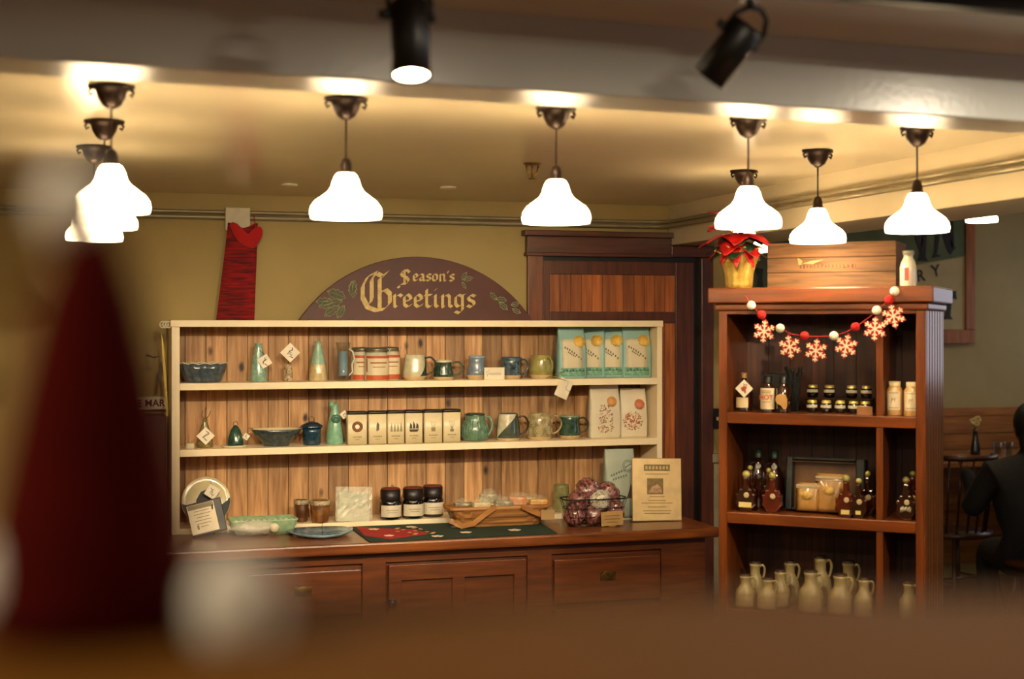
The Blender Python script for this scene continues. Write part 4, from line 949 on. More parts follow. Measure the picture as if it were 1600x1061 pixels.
g = G(); g.loft([rb(82*m, .080, hb-4*m), rb(83*m, .082, hb+1*m), rb(79*m, .076, hb+1.2*m), rb(79*m, .076, hb-4*m)], cap=False)
ob('rim_band', g, wood('#b07a3a', '#8a5524', 0, 0, .5), t)
def strip(g, pts, w, tck=.003):
    n = len(pts); v = []
    for i, p in enumerate(pts):
        t_ = (Vector(pts[min(i+1, n-1)])-Vector(pts[max(i-1, 0)])).normalized(); s_ = t_.cross(Vector((0, 1, 0))).normalized()*w/2
        p = Vector(p); v += [p+s_, p-s_, p-s_+Vector((0, tck, 0)), p+s_+Vector((0, tck, 0))]
    f = []
    for i in range(n-1):
        for k in range(4): f.append((i*4+k, i*4+(k+1) % 4, i*4+4+(k+1) % 4, i*4+4+k))
    f += [(0, 1, 2, 3), ((n-1)*4+3, (n-1)*4+2, (n-1)*4+1, (n-1)*4)]
    g.add(v, f)
yf = -.094
h1 = ob('handle', (lambda g: (strip(g, [(-12*m, yf, hb+1*m), (-28*m, yf, hb-9*m), (-48*m, yf-.004, hb-23*m), (-66*m, yf-.002, hb-26*m), (-82*m, yf+.02, hb-18*m)], 8*m), g)[1])(G()), wood('#b07a3a', '#8a5524', 0, 0, .5), t)
h2 = ob('handle', (lambda g: (strip(g, [(30*m, yf, hb+1*m), (44*m, yf, hb-6*m), (60*m, yf-.002, hb-13*m), (84*m, yf+.02, hb-12*m)], 8*m), g)[1])(G()), wood('#b07a3a', '#8a5524', 0, 0, .5), t)
ob('price_card', G().bc((72*m, yf-.004, hb-14*m), (22*m, .001, 15*m)), mat('#b08d5c', .7), t)
rn = random.Random(8)
for k, (dx_, y, z, c1, l) in enumerate(((-52, .02, 6, '#5e5444', 'clear wrapped soap, dark brown, leftmost in the woven basket'), (-28, -.03, 8, '#b9aa82', 'clear wrapped soap, speckled cream, second from left in the woven basket'), (-10, .03, 18, '#8d8468', 'clear wrapped soap standing tallest at the back of the woven basket'),
        (8, -.03, 9, '#7a6f58', 'clear wrapped grey brown soap with a white label in the middle of the woven basket'), (34, .0, 13, '#c07a48', 'clear wrapped orange soap in the woven basket'), (66, -.02, 9, '#d09a42', 'clear wrapped amber yellow soap at the right end of the woven basket'), (52, .035, 10, '#c9bd96', 'clear wrapped pale soap behind the yellow one in the woven basket'))):
    s = thing('wrapped_soap', l, 'soap', (xb+dx_*m, Yb+y, zb_+.004+z*m), rn.uniform(-.3, .3), 'wrapped soaps in the woven basket')
    ob('soap_bar', G().box(-14*m, 14*m, -.02, .02, 0, 27*m), mat(c1, .45, col2='#d9cba0', scale=50, ramp=(.5, .75)), s, .006)
    bl3 = [rn.uniform(.9, 1.25) for _ in range(200)]
    ob('clear_wrap', G().sph((0, 0, 15*m), 1, 14, 9, sc=(16*m, .022, 19*m), bump=lambda a, t_: bl3[int(a*9)*2+int(t_*7)]), film('#efe8cc', .13, .08), s)
    ob('label', G().bc((0, -.0225, 8*m), (20*m, .001, 8*m)), M_paper, s)
# small pot behind wire basket
t, m, H = vase(877, 28, 24, 42, ZB, glaze('#8d8a5c', '#75724a', 30), 'olive ceramic pot standing behind the wire basket', 'small_pot', 'pot', pr=None, Y=5.87)
p = onc(866, 812); tag(ob('paper_slip', G().slab([(-.035, -.02), (.035, -.015), (.04, .02), (-.03, .02)], .0005, .002), M_paper, loc=(p.x+.01, p.y+.02, Zc)), 'white paper slip lying between the runner and the wire basket', 'paper')
p = onc(972, 811); tag(ob('paper_slip', G().slab([(-.03, -.03), (.03, -.02), (.03, .02), (-.03, .02)], .0005, .002), M_paper, loc=(p.x+.01, p.y, Zc)), 'white paper slip lying right of the wire basket under the frame corner', 'paper')
# wire basket
p = onc(924, 824); Yw = p.y+.06; m = mp(926, Yw); xw = xat(927, Yw)
t = thing('wire_basket', 'dark wire basket holding purple foil wrapped balls with a tan card in front', 'basket', (xw, Yw, Zc))
g = G(); hw = 42*m
def rw(k, f): a, b = 40*m+12*m*f, .05+.014*f; an = 2*pi*k/36; return (a*math.copysign(abs(cos(an))**.5, cos(an)), b*math.copysign(abs(sin(an))**.5, sin(an)), hw*f+.002)
for f in (0, .33, .66, 1): g.tube([rw(k, f) for k in range(36)], .0016 if f in (.33, .66) else .0028, 5, closed=True)
for k in range(0, 36, 2): g.tube([rw(k, 0), rw(k, .5), rw(k, 1)], .0013, 5)
for k in range(-3, 4): g.tube([(k*11*m, -.05, .002), (k*11*m, .05, .002)], .0013, 5)
ob('wire_frame', g, M_blackm, t)
cdm = ob('price_card', G().bc((22*m, -.068, 12*m), (36*m, .0012, 22*m), R(radians(0), radians(-2), 0)), mat('#b8935a', .7), t, label='tan card')
ob('card_stem', G().bc((22*m, -.0675, -1*m+.004), (12*m, .001, 7*m)), mat('#8a6a3c', .7), t)
g = G()
for k, w_ in enumerate((24, 26, 18)): g.bc((22*m, -.069, (17-5*k)*m), (w_*m, .0005, 1.2*m))
ob('print', g, mat('#7d6338', .7), cdm)
M_pur = mat('#4a1c24', .2, col2='#9a6660', scale=75, bump=1, bscale=60, coat=.8, spec=.8)
M_wht = mat('#c9c2ae', .3, col2='#6d6a60', scale=110, bump=.6, bscale=60, coat=.6, ramp=(.5, .62))
rn = random.Random(11)
for dx_, dy_, z, r, l, mt in ((-36, .0, 14, 17, 'purple foil ball at the bottom left of the wire basket', M_pur), (-30, -.005, 36, 16, 'pinkish foil ball at the left side of the wire basket', M_pur), (-6, .03, 50, 20, 'purple foil ball topmost in the wire basket', M_pur), (-2, -.012, 14, 16, 'purple foil ball low in the middle of the wire basket', M_pur),
        (10, -.012, 36, 17, 'white speckled foil ball in front in the wire basket', M_wht), (32, .028, 44, 19, 'purple foil ball high on the right of the wire basket', M_pur), (38, -.008, 20, 18, 'purple foil ball at the bottom right behind the tan card', M_pur)):
    bl4 = [rn.uniform(.89, 1.1) for _ in range(300)]
    s = thing('foil_ball', l, 'wrapped ball', (xw+dx_*m*.86, Yw+dy_, Zc+.006+z*m), 0, 'foil wrapped balls in the wire basket')
    ob('ball', G().sph((0, 0, 0), r*m, 20, 14, bump=lambda a, t_: bl4[int(a*11)*3+int(t_*9)]), mt, s)
    ob('gathered_top', G().lathe([(.013, 0), (.010, 1.2*m), (.017, 3*m), (.001, 2.2*m)], 24, Tm(dx_*.0001, .004, r*m*.86), fl=lambda a, j: 1+.25*cos(7*a)), mt, s)
# pale blue bag
Y = 5.79; m = mp(967, Y); t = thing('coffee_bag', 'pale blue grey paper bag standing on the counter behind the framed notice', 'bag', (xat(967, Y), Y, Zc+.0), 0)
w, d, h = 50*m, .07, 106*m
ob('bag', bag_geo(w, d, h), mat('#a9b2a2', .5, col2='#9fa999', scale=10, bump=.4, bscale=14), t)
y_ = lambda zz: bag_front(d, zz/h)-.0015
g = G()
for r in (9, 6.5): g.tube([(12*m+r*m*cos(k*pi/10), y_(80*m+r*m*sin(k*pi/10))-.001, 80*m+r*m*sin(k*pi/10)) for k in range(20)], .0012, 5, closed=True)
g.tube([(6*m, y_(77*m)-.001, 77*m), (12*m, y_(81*m)-.001, 81*m), (18*m, y_(83*m)-.001, 83*m)], .0018, 5)
for k in range(6): g.bc(((-17+4.2*k)*m, y_(68*m)-.001, (66+1.6*k)*m), (2.2*m, .0006, 3.4*m)); g.bc(((-14+4.2*k)*m, y_(60*m)-.001, (60+1.2*k)*m), (2.2*m, .0006, 3.4*m))
ob('print', g, mat('#6f7d76', .7), t)
ob('brown_picture', G().prism([(8*m, 30*m), (26*m*.9, 30*m), (20*m, 45*m), (15*m, 52*m)], -d/2-.0035, -d/2-.0012), mat('#5a4638', .6), t)
# framed notice
p = onc(1027, 815); Yn = p.y; m = mp(1028, Yn)
t = thing('framed_notice', 'cream notice in a clear acrylic stand at the right end of the counter', 'notice', (p.x, Yn, Zc+.002), radians(-7))
M = R(radians(-6), radians(1.2), 0); w, h = 80*m, 98*m
ob('stand', G().bc((0, .006, h/2), (w, .006, h), M).bc((0, .03, .002), (w, .06, .003)), mat('#9a7c50', .15, coat=.8), t, .001)
pg = ob('paper', G().bc((0, .001, h/2), (w-.004, .002, h-.004), M), mat('#ecd09a', .35, coat=.6), t)
g = G().bc((0, -.0006, h-15*m), (42*m, .0006, 10*m), M).bc((-3*m, -.0006, h-44*m), (26*m, .0006, 25*m), M)
for zz_, w_ in ((h-25*m, 38), (h-60*m, 24), (h-66*m, 28), (h-70*m, 50), (h-76*m, 30), (h-82*m, 46), (h-86*m, 42)): g.bc((0, -.0006, zz_), (w_*m, .0006, .9*m), M)
ob('print', g, mat('#8a7548', .6, col2='#7a6338', scale=60), pg)
g = G()
for k in range(7): g.bc(((-17+5.6*k)*m, -.0012, h-15*m), (3.4*m, .0006, 5*m), M)
ob('title', g, mat('#c9b07c', .6), pg)
ob('photo_print', G().prism([(-14*m, h-54*m), (8*m, h-54*m), (6*m, h-46*m), (0, h-40*m), (-8*m, h-45*m)], -.0014, -.0008, M), mat('#a8765a', .6, col2='#c9a884', scale=80), pg)
# ================================================================ tall cherry cabinet on the right (turned towards the viewer)
PH = radians(24.0); RZ = -(TH+PH)
def camw(x, Z): return (Z*ST+x*CT, Z*CT-x*ST)
KO = camw(.6905, 4.75)
rx_, ry_ = cos(RZ), sin(RZ)
def kpx(px, ly=0.0):            # local x in the cabinet where the photo column px meets depth ly
    a, b = ray(px); ox_, oy_ = KO[0]-ry_*ly, KO[1]+rx_*ly
    den = rx_*b-ry_*a; return (a*oy_-b*ox_)/den
def kw(lx, ly, z): return (KO[0]+rx_*lx-ry_*ly, KO[1]+ry_*lx+rx_*ly, z)
def kz(px, py, ly=0.0):
    x, y, _ = kw(kpx(px, ly), ly, 0); Z = x*ST+y*CT; return CZ+(HY-py)*Z/FP
def km(px, ly=0.0):
    x, y, _ = kw(kpx(px, ly), ly, 0); return (x*ST+y*CT)/FP
KW_ = kpx(1445); KD = .43; BK = .27
kt = kz(1300, 448, -.03)
K = thing('display_cabinet', 'tall cherry wood open cabinet with fluted sides on the right', 'cabinet', (KO[0], KO[1], 0), RZ)
s1, s2, s3 = kz(1280, 648), kz(1280, 808), kz(1280, 962)
st = .028
zc0 = kz(1300, 473, -.03)
ob('crown', G().box(-.03, KW_+.03, -.03, KD+.03, zc0, kt), M_cherryh, K, .005)
ob('crown_molding', G().box(-.012, KW_+.012, -.012, KD+.012, zc0-.024, zc0), M_cherryh, K, .006)
top = zc0-.024
ob('side_panel', G().box(0, st, 0, KD, 0, top), M_cherry, K, .002)
g = G().box(KW_-st, KW_-.004, 0, KD, 0, top); nfl = 6
for i in range(nfl):
    a = .02+(KD-.05)*i/nfl; g.box(KW_-.005, KW_+.003, a+.008, a+(KD-.05)/nfl-.006, 0, top)
g.box(KW_-.005, KW_+.003, 0, .02, 0, top).box(KW_-.005, KW_+.003, KD-.03, KD, 0, top)
ob('side_panel', g, M_cherry, K, .003)
ob('top_rail', G().box(st, KW_-st, 0, .02, top-.012, top), M_cherryh, K, .001)
ob('back_boards', (lambda g: ([g.box(st+i*.0755, min(st+i*.0755+.074, KW_-st), BK, BK+.01, 0, top) for i in range(9) if st+i*.0755 < KW_-st-.002], g.box(st, KW_-st, BK+.009, BK+.016, 0, top), g)[2])(G()), M_cherryb, K)
dv = kpx(1374)
for z in (s1, s2, s3): ob('shelf', G().box(st, KW_-st, .0, BK, z-.036, z), M_cherryh, K, .002)
for za_, zb__ in ((s1, top-.012), (s2, s1-.036), (s3, s2-.036)): ob('divider', G().box(dv-.011, dv+.011, .004, BK, za_, zb__), M_cherry, K, .002)
ob('base_board', G().box(st, KW_-st, .03, KD, 0, .12), M_cherryh, K)
def kth(name, label, cat, px, ly, z, rz=0, group=None): return thing(name, label, cat, kw(kpx(px, ly), ly, z), RZ+rz, group)
# ---- on the top: poinsettia, crate, milk bottle
m = km(1155, .06); t = kth('poinsettia', 'red poinsettia in a gold foil wrapped pot on top of the cabinet at the left', 'potted plant', 1155, .075, kt)
ob('pot', G().lathe([(.001, 0), (16*m, 0), (20*m, 34*m), (18*m, 34*m), (.001, 30*m)], 28, cap=False), mat('#6a3a20', .7), t)
def foil(a, j):
    return 1+.03*cos(11*a)+(.05*cos(5*a+.6)*max(0, j-3)/3)
FPf = [(20*m, 0), (21*m, 8*m), (22*m, 22*m), (26*m, 38*m), (31*m, 52*m)]
fo = ob('gold_foil', G().lathe([(.001, .0005)]+FPf, 60, fl=foil, cap=False), M_gold, t)
rn = random.Random(4); g = G()
for k in range(9):
    a = 2*pi*k/9+.3; L = rn.uniform(26, 44)*m
    def fn(u, v, a=a, L=L):
        w_ = 13*m*(1-v)**.8*(u-.5)*2; rr = 27*m+v*v*16*m+abs(u-.5)*-4*m; z = 40*m+v*L*.75-(v**3)*6*m
        return (rr*cos(a)-w_*sin(a), rr*sin(a)+w_*cos(a), z)
    g.grid(fn, 4, 8)
ob('foil_leaves', g, M_gold, fo, solid=.001)
def leafg(g, base, az, el, L, W, droop=.35):
    def fn(u, v):
        w_ = W*sin(pi*min(1, v*.95+.02))**.8*(u-.5)*2*(1.0+.15*cos(v*12)); x = v*L; z = v*L*math.tan(el)-droop*L*v*v+abs(u-.5)*.12*L*.4
        return (base[0]+x*cos(az)-w_*sin(az), base[1]+x*sin(az)+w_*cos(az), base[2]+z)
    g.grid(fn, 4, 8)
g = G()
for k in range(17):
    az = k*2.4; lay = k//6; leafg(g, (rn.uniform(-.008, .008), rn.uniform(-.008, .008), (84+9*lay)*m), az, radians(2+16*lay), rn.uniform(50, 68)*m, 15*m)
for az, z0, L in ((-pi/2-.6, 78, 34), (-pi/2+.2, 76, 36), (-pi/2+.9, 80, 40)): leafg(g, (0, -.02, z0*m), az, radians(-28), L*m, 10*m, .7)
for az, z0, L, e_ in [(-pi/2-1.3+.37*k, 74+7*(k % 3)+4*(k % 2), 46+6*(k % 3), (-10, 8, 22)[k % 3]) for k in range(8)]: leafg(g, (0, -.012, z0*m), az, radians(e_), L*m, 19*m, .45)
ob('red_bracts', g, mat('#c40e0c', .5, col2='#8d0808', scale=40), t, solid=.0008)
g = G()
for k in range(16): leafg(g, (0, 0, (58+10*(k % 3))*m), k*2.4+.2, radians(12), rn.uniform(42, 54)*m, 17*m, .5)
for k in range(3): g.tube([(0, 0, 26*m), ((k-1)*.008, 0, 80*m)], .003, 6)
ob('green_leaves', g, mat('#1c3a1c', .5, col2='#122a12', scale=30), t, solid=.0008)
g = G()
for k in range(8): g.sph((rn.uniform(-.012, .012), rn.uniform(-.02, .006), (98+rn.uniform(0, 5))*m), .004, 8, 6)
g.sph((-6*m, -.05, 88*m), .006, 10, 8).sph((-20*m, -.046, 84*m), .005, 10, 8)
ob('berries', g, mat('#c9a13a', .15, metal=.8), t)
# crate
m = km(1299, .05); ca, cb = kpx(1199, .05), kpx(1400, .05)
t = thing('wooden_crate', 'old brown wooden crate with faded stamped lettering on top of the cabinet', 'crate', kw((ca+cb)/2, .05, kt), RZ)
w = cb-ca; h = 71*m; d = .22
MCR = wood('#754f26', '#4a2f14', 0, h/3+.0001, .7, var=.12, coat=0, scale=9)
g = G()
for k in range(3): g.box(-w/2, w/2, 0, .012, h*k/3+.0006, h*(k+1)/3-.0006)
ob('front_boards', g, MCR, t, .0015)
g = G()
for k in range(3): g.box(-w/2, w/2, d-.012, d, h*k/3+.0006, h*(k+1)/3-.0006)
ob('back_boards', g, MCR, t, .0015)
ob('end_board', G().box(-w/2, -w/2+.016, .012, d-.012, 0, h), MCR, t, .0015); ob('end_board', G().box(w/2-.016, w/2, .012, d-.012, 0, h), MCR, t, .0015)
ob('bottom_board', G().box(-w/2+.016, w/2-.016, .012, d-.012, .001, .012), MCR, t)
g = G(); r = random.Random(3); X = -48*m
while X < 44*m:
    a = r.uniform(3, 5)*m; g.box(X, X+a*.25, -.0006, .0004, 30*m, 36*m)
    if r.random() < .6: g.box(X, X+a*.7, -.0006, .0004, (30 if r.random() < .5 else 34)*m, (32 if r.random() < .5 else 36)*m)
    X += a+1.6*m
ob('stamped_lettering', g, mat('#4f2a10', .8), t)
g = G().prism([(-50*m, 36*m), (-46*m, 36*m), (-44*m, 42*m), (-52*m, 48*m)], -.0006, .0004).prism([(-44*m, 38*m), (-28*m, 37*m), (-10*m, 44*m), (-30*m, 42*m)], -.0006, .0004)
ob('stamped_mark', g, mat('#b08048', .8), t)
# milk bottle
m = km(1419, .04); t = kth('milk_bottle', 'small glass milk bottle with red print on the right end of the cabinet top', 'bottle', 1419, .045, kt)
ob('glass_body', G().lathe([(.001, 0), (12*m, 0), (13*m, 2*m), (13*m, 30*m), (11*m, 38*m), (7.5*m, 45*m), (7.2*m, 49*m), (8.8*m, 50*m), (9*m, 55*m), (7.4*m, 56*m), (6.6*m, 50*m)], 32, cap=False), mat('#d6d0ba', .1, coat=.8, spec=.8), t)
ob('red_print', G().arcband(13.05*m, 9*m, 29*m, -.28, .22), mat('#c05040', .5), t)
ob('glass_rim', G().lathe([(8.9*m, 50*m), (9.4*m, 53*m), (9*m, 56*m), (7*m, 56*m), (7*m, 50*m)], 28, cap=False), mat('#8f8a74', .1, spec=.9), t)
# ---- garland
GL = -.048
def gp(px, py, dl=0): l = kpx(px, GL+dl); x, y, z = kw(l, GL+dl, 0); return (l, GL+dl, kz(px, py, GL+dl))
gar = thing('snowflake_garland', 'garland of felt snowflakes and red and white balls strung across the cabinet top', 'garland', (KO[0], KO[1], 0), RZ)
seq = [(1165, 462, 0), (1174, 477, 'w'), (1190, 492, 'r'), (1195, 512, 0), (1219, 513, 'w'), (1236, 522, 0), (1257, 525, 'r'), (1278, 526, 0), (1303, 525, 'w'), (1322, 519, 0), (1337, 511, 'r'), (1358, 496, 0), (1370, 485, 'w'), (1389, 469, 'r'), (1398, 455, 'w'), (1402, 449, 0)]
ob('string', G().tube([gp(a, b) for a, b, c in seq], .0014, 6), mat('#a01410', .8), gar)
mm = km(1280, GL)
for a, b, c in seq:
    if c: ob('felt_ball', G().sph(gp(a, b, -.002), 7.2*mm, 16, 12), mat('#e2d8bc', .9, bump=.4, bscale=300, sheen=.4) if c == 'w' else mat('#b00f0c', .9, bump=.4, bscale=300), gar, label='white felt ball' if c == 'w' else 'red felt ball')
def flake(px, py, rot, s=1.0):
    c = gp(px, py, -.003); M = Tm(*c) @ R(0, rot, 0); Rf = 17*mm*s
    pts = []
    for k in range(24):
        a = 2*pi*k/24; r = Rf*(1.2 if k % 4 == 0 else (.92 if k % 2 else .66)); pts.append((r*sin(a), r*cos(a)))
    b = ob('felt_backing', G().prism(pts, 0, .003, M), mat('#a80f0d', .9, bump=.4, bscale=300), gar, label='red felt backing')
    g = G(); w_ = 1.0*mm
    for k in range(6):
        A = M @ R(0, k*pi/3, 0)
        g.box(-w_, w_, -.003, -.0002, 0, Rf, A)
        for zf, L in ((.42, .26), (.72, .30)):
            for sg in (-1, 1): g.box(-w_*.85, w_*.85, -.003, -.0002, 0, Rf*L, A @ Tm(0, 0, Rf*zf) @ R(0, sg*radians(52), 0))
    ob('snowflake', g, mat('#ddd0ae', .85, bump=.3, bscale=300), b)
for px, py, r_ in ((1194, 518, .1), (1234, 542, -.15), (1275, 548, .1), (1322, 541, .2), (1367, 514, .05), (1396, 494, -.2)): flake(px, py, r_)
# ---- bottles
def bottle(name, label, cat, px, ly, z, w, h, glassm, capm, lab=None, group=None, prof=None, caph=.14, capr=.36, rz=0):
    m = km(px, ly); t = kth(name, label, cat, px, ly, z, rz, group); r = w*m/2; H = h*m
    pr = prof or [(.92, 0), (1, .03), (1, .55), (.8, .66), (.34, .76), (.3, .88)]
    ob('glass_body', G().lathe([(.001, 0)]+[(a*r, b*H) for a, b in pr]+[(.001, pr[-1][1]*H)], 32, cap=False), glassm, t)
    ob('cap', G().lathe([(capr*r, (1-caph)*H), (capr*r, H), (.001, H*1.001)], 20, cap=False), capm, t)
    return t, m, r, H
M_amb = mat('#2a0f06', .08, coat=1, spec=.8); M_maple = mat('#1e0905', .07, coat=1, spec=.9, col2='#300d06', scale=40)
t, m, r, H = bottle('syrup_bottle', 'amber syrup bottle with a diamond maple leaf tag, leftmost on the upper cabinet shelf', 'bottle', 1163, .09, s1, 27, 60, M_amb, mat('#8a6a3a', .5), prof=[(.95, 0), (1, .03), (1, .5), (.8, .62), (.3, .74), (.28, .86)], capr=.34)
lb = ob('label', G().arcband(r, 6*m, 22*m, -.9, .7), mat('#dcc99c', .6), t)
pt = price_tag(t, 4*m, -r-.006, 36*m, 20*m, pi/4, [(0, -.008, 50*m)], scrib='#b8542c')
ob('maple_leaf', G().prism([(4*m+5.5*m*(1 if k % 2 == 0 else .5)*sin(k*pi/5), 36*m+5.5*m*(1 if k % 2 == 0 else .5)*cos(k*pi/5)) for k in range(10)], -r-.0085, -r-.0072), mat('#c0582e', .6), pt)
t, m, r, H = bottle('sauce_bottle', 'sauce bottle with black cap and cream label reading HOT on the upper cabinet shelf', 'bottle', 1200, .07, s1, 23, 56, M_amb, M_black, prof=[(.95, 0), (1, .03), (1, .68), (.6, .76), (.5, .85)], caph=.2, capr=.55)
lb = ob('label', G().arcband(r, 5*m, 38*m, -1.25, 1.25), mat('#d9c7a2', .6), t)
g = G(); text_mesh(g, 'HOT', 10.5*m, Tm(0, -r-.0014, 20*m), bold=.0003)
ob('lettering', g, mat('#c04a30', .6), lb)
g = G().bc((0, -r-.0012, 31*m), (14*m, .0006, 1*m)).bc((0, -r-.0012, 33.5*m), (15*m, .0006, 1*m)).bc((0, -r-.0012, 16.5*m), (12*m, .0006, 1*m)); ob('print', g, mat('#8a7a5c', .6), lb)
t, m, r, H = bottle('sauce_bottle', 'dark sauce bottle with a round tan paper tag next to the HOT bottle', 'bottle', 1224, .06, s1, 22, 56, M_amb, M_black, prof=[(.95, 0), (1, .03), (1, .68), (.6, .76), (.5, .85)], caph=.2, capr=.55)
g = G().prism([(-10*m+0*m, 20*m), (-8*m, 27*m), (-2*m, 30*m), (6*m, 29*m), (9*m, 22*m), (9*m, 12*m), (7*m, 6*m), (3*m, 6*m), (-1*m, 12*m), (-6*m, 14*m)], -r-.004, -r-.002)
ob('paper_tag', g, mat('#b5894c', .7), t)
g = G()
for k in range(11): a = (k-5)*.26; g.box(-.002, .002, -.0006, .0006, 0, .001) 
ob('wire_stand', G().tube([(-3*m, -r-.002, 8*m), (1*m, -r-.006, 5*m), (-1*m, -r-.008, 0)], .0008, 5), M_steel, t)
# black open box behind the bottles and jars
xk0, xk1 = kpx(1196, .19), kpx(1365, .19)
t = thing('black_box', 'black open fronted box standing behind the sauce bottles on the upper cabinet shelf', 'box', kw(kpx(1222, .17), .17, s1), RZ)
m = km(1222, .17); ob('box', G().box(-30*m, 22*m, 0, .06, 0, 58*m), M_black, t, .003)
t = thing('dried_bunch', 'dark bunch of spiky stems behind the sauce bottles on the upper cabinet shelf', 'plant', kw(kpx(1242, .15), .135, s1), RZ)
g = G(); rn = random.Random(9)
for k in range(26): g.tube([(rn.uniform(-6, 6)*m, rn.uniform(-.008, .008), 0), (rn.uniform(-10, 10)*m, rn.uniform(-.01, .01), 40*m), (rn.uniform(-15, 15)*m, rn.uniform(-.012, .012), rn.uniform(56, 70)*m)], 1.3*m, 5)
ob('stems', g, mat('#0f120e', .8), t)
# small two tone jars: two rows
def mini(px, ly, z, label, w=17):
    m = km(px, ly); r = w*m/2; h = 19.5*m; t = kth('jam_jar', label, 'jar', px, ly, z, 0, 'small jam jars stacked in two rows')
    ob('glass_body', G().lathe([(.001, 0), (r*.72, 0), (r, 2*m), (r, 14*m), (r*.8, 15.5*m), (.001, 15.5*m)], 24, cap=False), mat('#140c08', .1, coat=.8), t)
    lb = ob('label', G().arcband(r, 8*m, 12.5*m, -1.3, 1.3).arcband(r*.93, 2.8*m, 5.6*m, -1.2, 1.2), mat('#b8b09a', .5), t)
    ob('lid', G().lathe([(r*.84, 14.6*m), (r*.86, 19*m), (r*.6, 19.5*m), (.001, 19.5*m)], 24, cap=False), mat('#c2ad5a', .3, metal=.55), t, label='brass coloured lid')
    return h
low_ = [(1269, 'leftmost'), (1291, 'second from left'), (1313, 'third from left'), (1334, 'fourth from left'), (1352, 'rightmost, behind the tan card')]
for px, l in low_: hh = mini(px, .11, s1, 'small dark jam jar with brass lid in the bottom row, '+l)
tr_ = thing('acrylic_riser', 'low clear shelf riser carrying the upper row of jam jars', 'riser', kw(kpx(1312, .17), .17, s1), RZ)
ob('deck', G().box(-52*m, 50*m, -.03, .05, 20.5*m, 22*m), mat('#2a1810', .2), tr_); ob('leg', G().box(-52*m, -50*m, .02, .05, 0, 20.5*m), mat('#2a1810', .2), tr_); ob('leg', G().box(48*m, 50*m, .02, .05, 0, 20.5*m), mat('#2a1810', .2), tr_)
for px, l in ((1270, 'leftmost'), (1296, 'second from left'), (1331, 'third from left'), (1354, 'rightmost')): mini(px, .165, s1+22.1*m, 'small dark jam jar with brass lid in the upper row, '+l)
m = km(1350, .03); t = kth('price_card', 'blank tan card standing before the right end of the jam jars', 'card', 1351, .05, s1); ob('card', G().bc((0, 0, 6.5*m), (24*m, .001, 13*m)).bc((0, .006, .001), (24*m, .012, .001)), mat('#8a5a2c', .7), t)
# mason bottles in the right compartment
for px, ly, l in ((1398, .07, 'cream bottle with a white label, left one of two in the right compartment'), (1425, .05, 'cream bottle with a white label, right one of two in the right compartment')):
    t, m, r, H = bottle('cream_bottle', l, 'bottle', px, ly, s1, 25, 53, mat('#c49a60', .3, col2='#b98e54', scale=20, coat=.6), mat('#cdbb8e', .4), group='cream bottles in the right compartment', prof=[(.95, 0), (1, .03), (1, .74), (.72, .84), (.66, .88)], caph=.13, capr=.72)
    lb = ob('label', G().arcband(r, 9*m, 38*m, -.85, .85), mat('#d6c6a4', .6), t)
    g = G().arcband(r+.0006, 12*m, 13*m, -.6, .6, .0004).arcband(r+.0006, 35*m, 36*m, -.6, .6, .0004)
    g.tube([((-3+k)*m, -r-.0016, (20+8*abs(sin(k*1.3)))*m) for k in range(7)], .0007, 5); ob('print', g, mat('#8a7a58', .6), lb)
# ---- middle cabinet shelf: maple bottles
leafp = [(.8, 0), (1, .06), (1.0, .22), (.8, .34), (.62, .46), (.3, .56), (.24, .84)]
def maple(px, ly, z, w, h, label, seal=.56, small=None, tone=0, capc='#9a8f4a', scr=False):
    fl_ = lambda a, j: 1+.10*abs(cos(2.5*a))*(j in (1, 2, 3, 4))
    m = km(px, ly); t = kth('maple_bottle', label, 'bottle', px, ly, z, 0, 'maple leaf shaped syrup bottles'); r = w*m/2; H = h*m
    pts = [(0, 0), (.5, .0), (.66, .10), (1, .18), (.9, .30), (1.0, .45), (.72, .46), (.62, .58), (.36, .58), (.27, .66), (.24, .86)]
    poly = [(x*r, z_*H) for x, z_ in pts]+[(-x*r, z_*H) for x, z_ in pts[::-1][:-1]]
    ob('glass_body', G().prism(poly, -.014, .014), mat('#430f07', .07, coat=1, spec=.9, col2='#55140a', scale=30) if tone else M_maple, t, .005)
    ob('neck', G().lathe([(.34*r, .5*H), (.29*r, .62*H), (.27*r, .88*H), (.001, .88*H)], 16, cap=False), mat('#3a1a14', .06, coat=1), t)
    ob('cap', G().sph((0, 0, .93*H), .36*r, 14, 10, sc=(1, 1, 1.0)), mat(capc, .5), t)
    ob('seal', G().lathe([(4.3*m, 0), (4.3*m, .0012), (3.2*m, .0018), (.001, .0015)], 20, Tm(2*m, -.0155, .42*H) @ R(pi/2)), mat('#cbb98c', .5, col2='#8a6a48', scale=400), t, label='round cream seal')
    if small: ob('label', G().bc((small[0]*m, -.0155, small[1]*m), (small[2]*m, .001, small[3]*m)), mat('#c9b66e', .6), t)
    if scr:
        g = G()
        for k in range(10): g.tube([((-8+1.7*k)*m, -.0155, (15-abs(k-5)*.6)*m), ((-7+1.7*k)*m, -.0155, (20+(k % 3))*m)], .0009, 5)
        ob('white_lettering', g, M_paper, t)
    return t
maple(1172, .10, s2, 22, 70, 'slim maple syrup bottle in the second row at the left of the middle cabinet shelf')
t, m, r, H = bottle('syrup_bottle', 'tall dark bottle with dark green cap, left of the two tallest on the middle shelf', 'bottle', 1185, .17, s2, 30, 90, M_amb, mat('#10281a', .4), prof=[(.95, 0), (1, .03), (1, .5), (.85, .62), (.36, .76), (.34, .86)], capr=.42)
ob('seal', G().lathe([(4.6*m, 0), (4.6*m, .0012), (3.4*m, .0018), (.001, .0015)], 20, Tm(2*m, -.62*r, .72*H) @ R(radians(70))), mat('#b8b4a4', .5, col2='#6d6a60', scale=300), t)
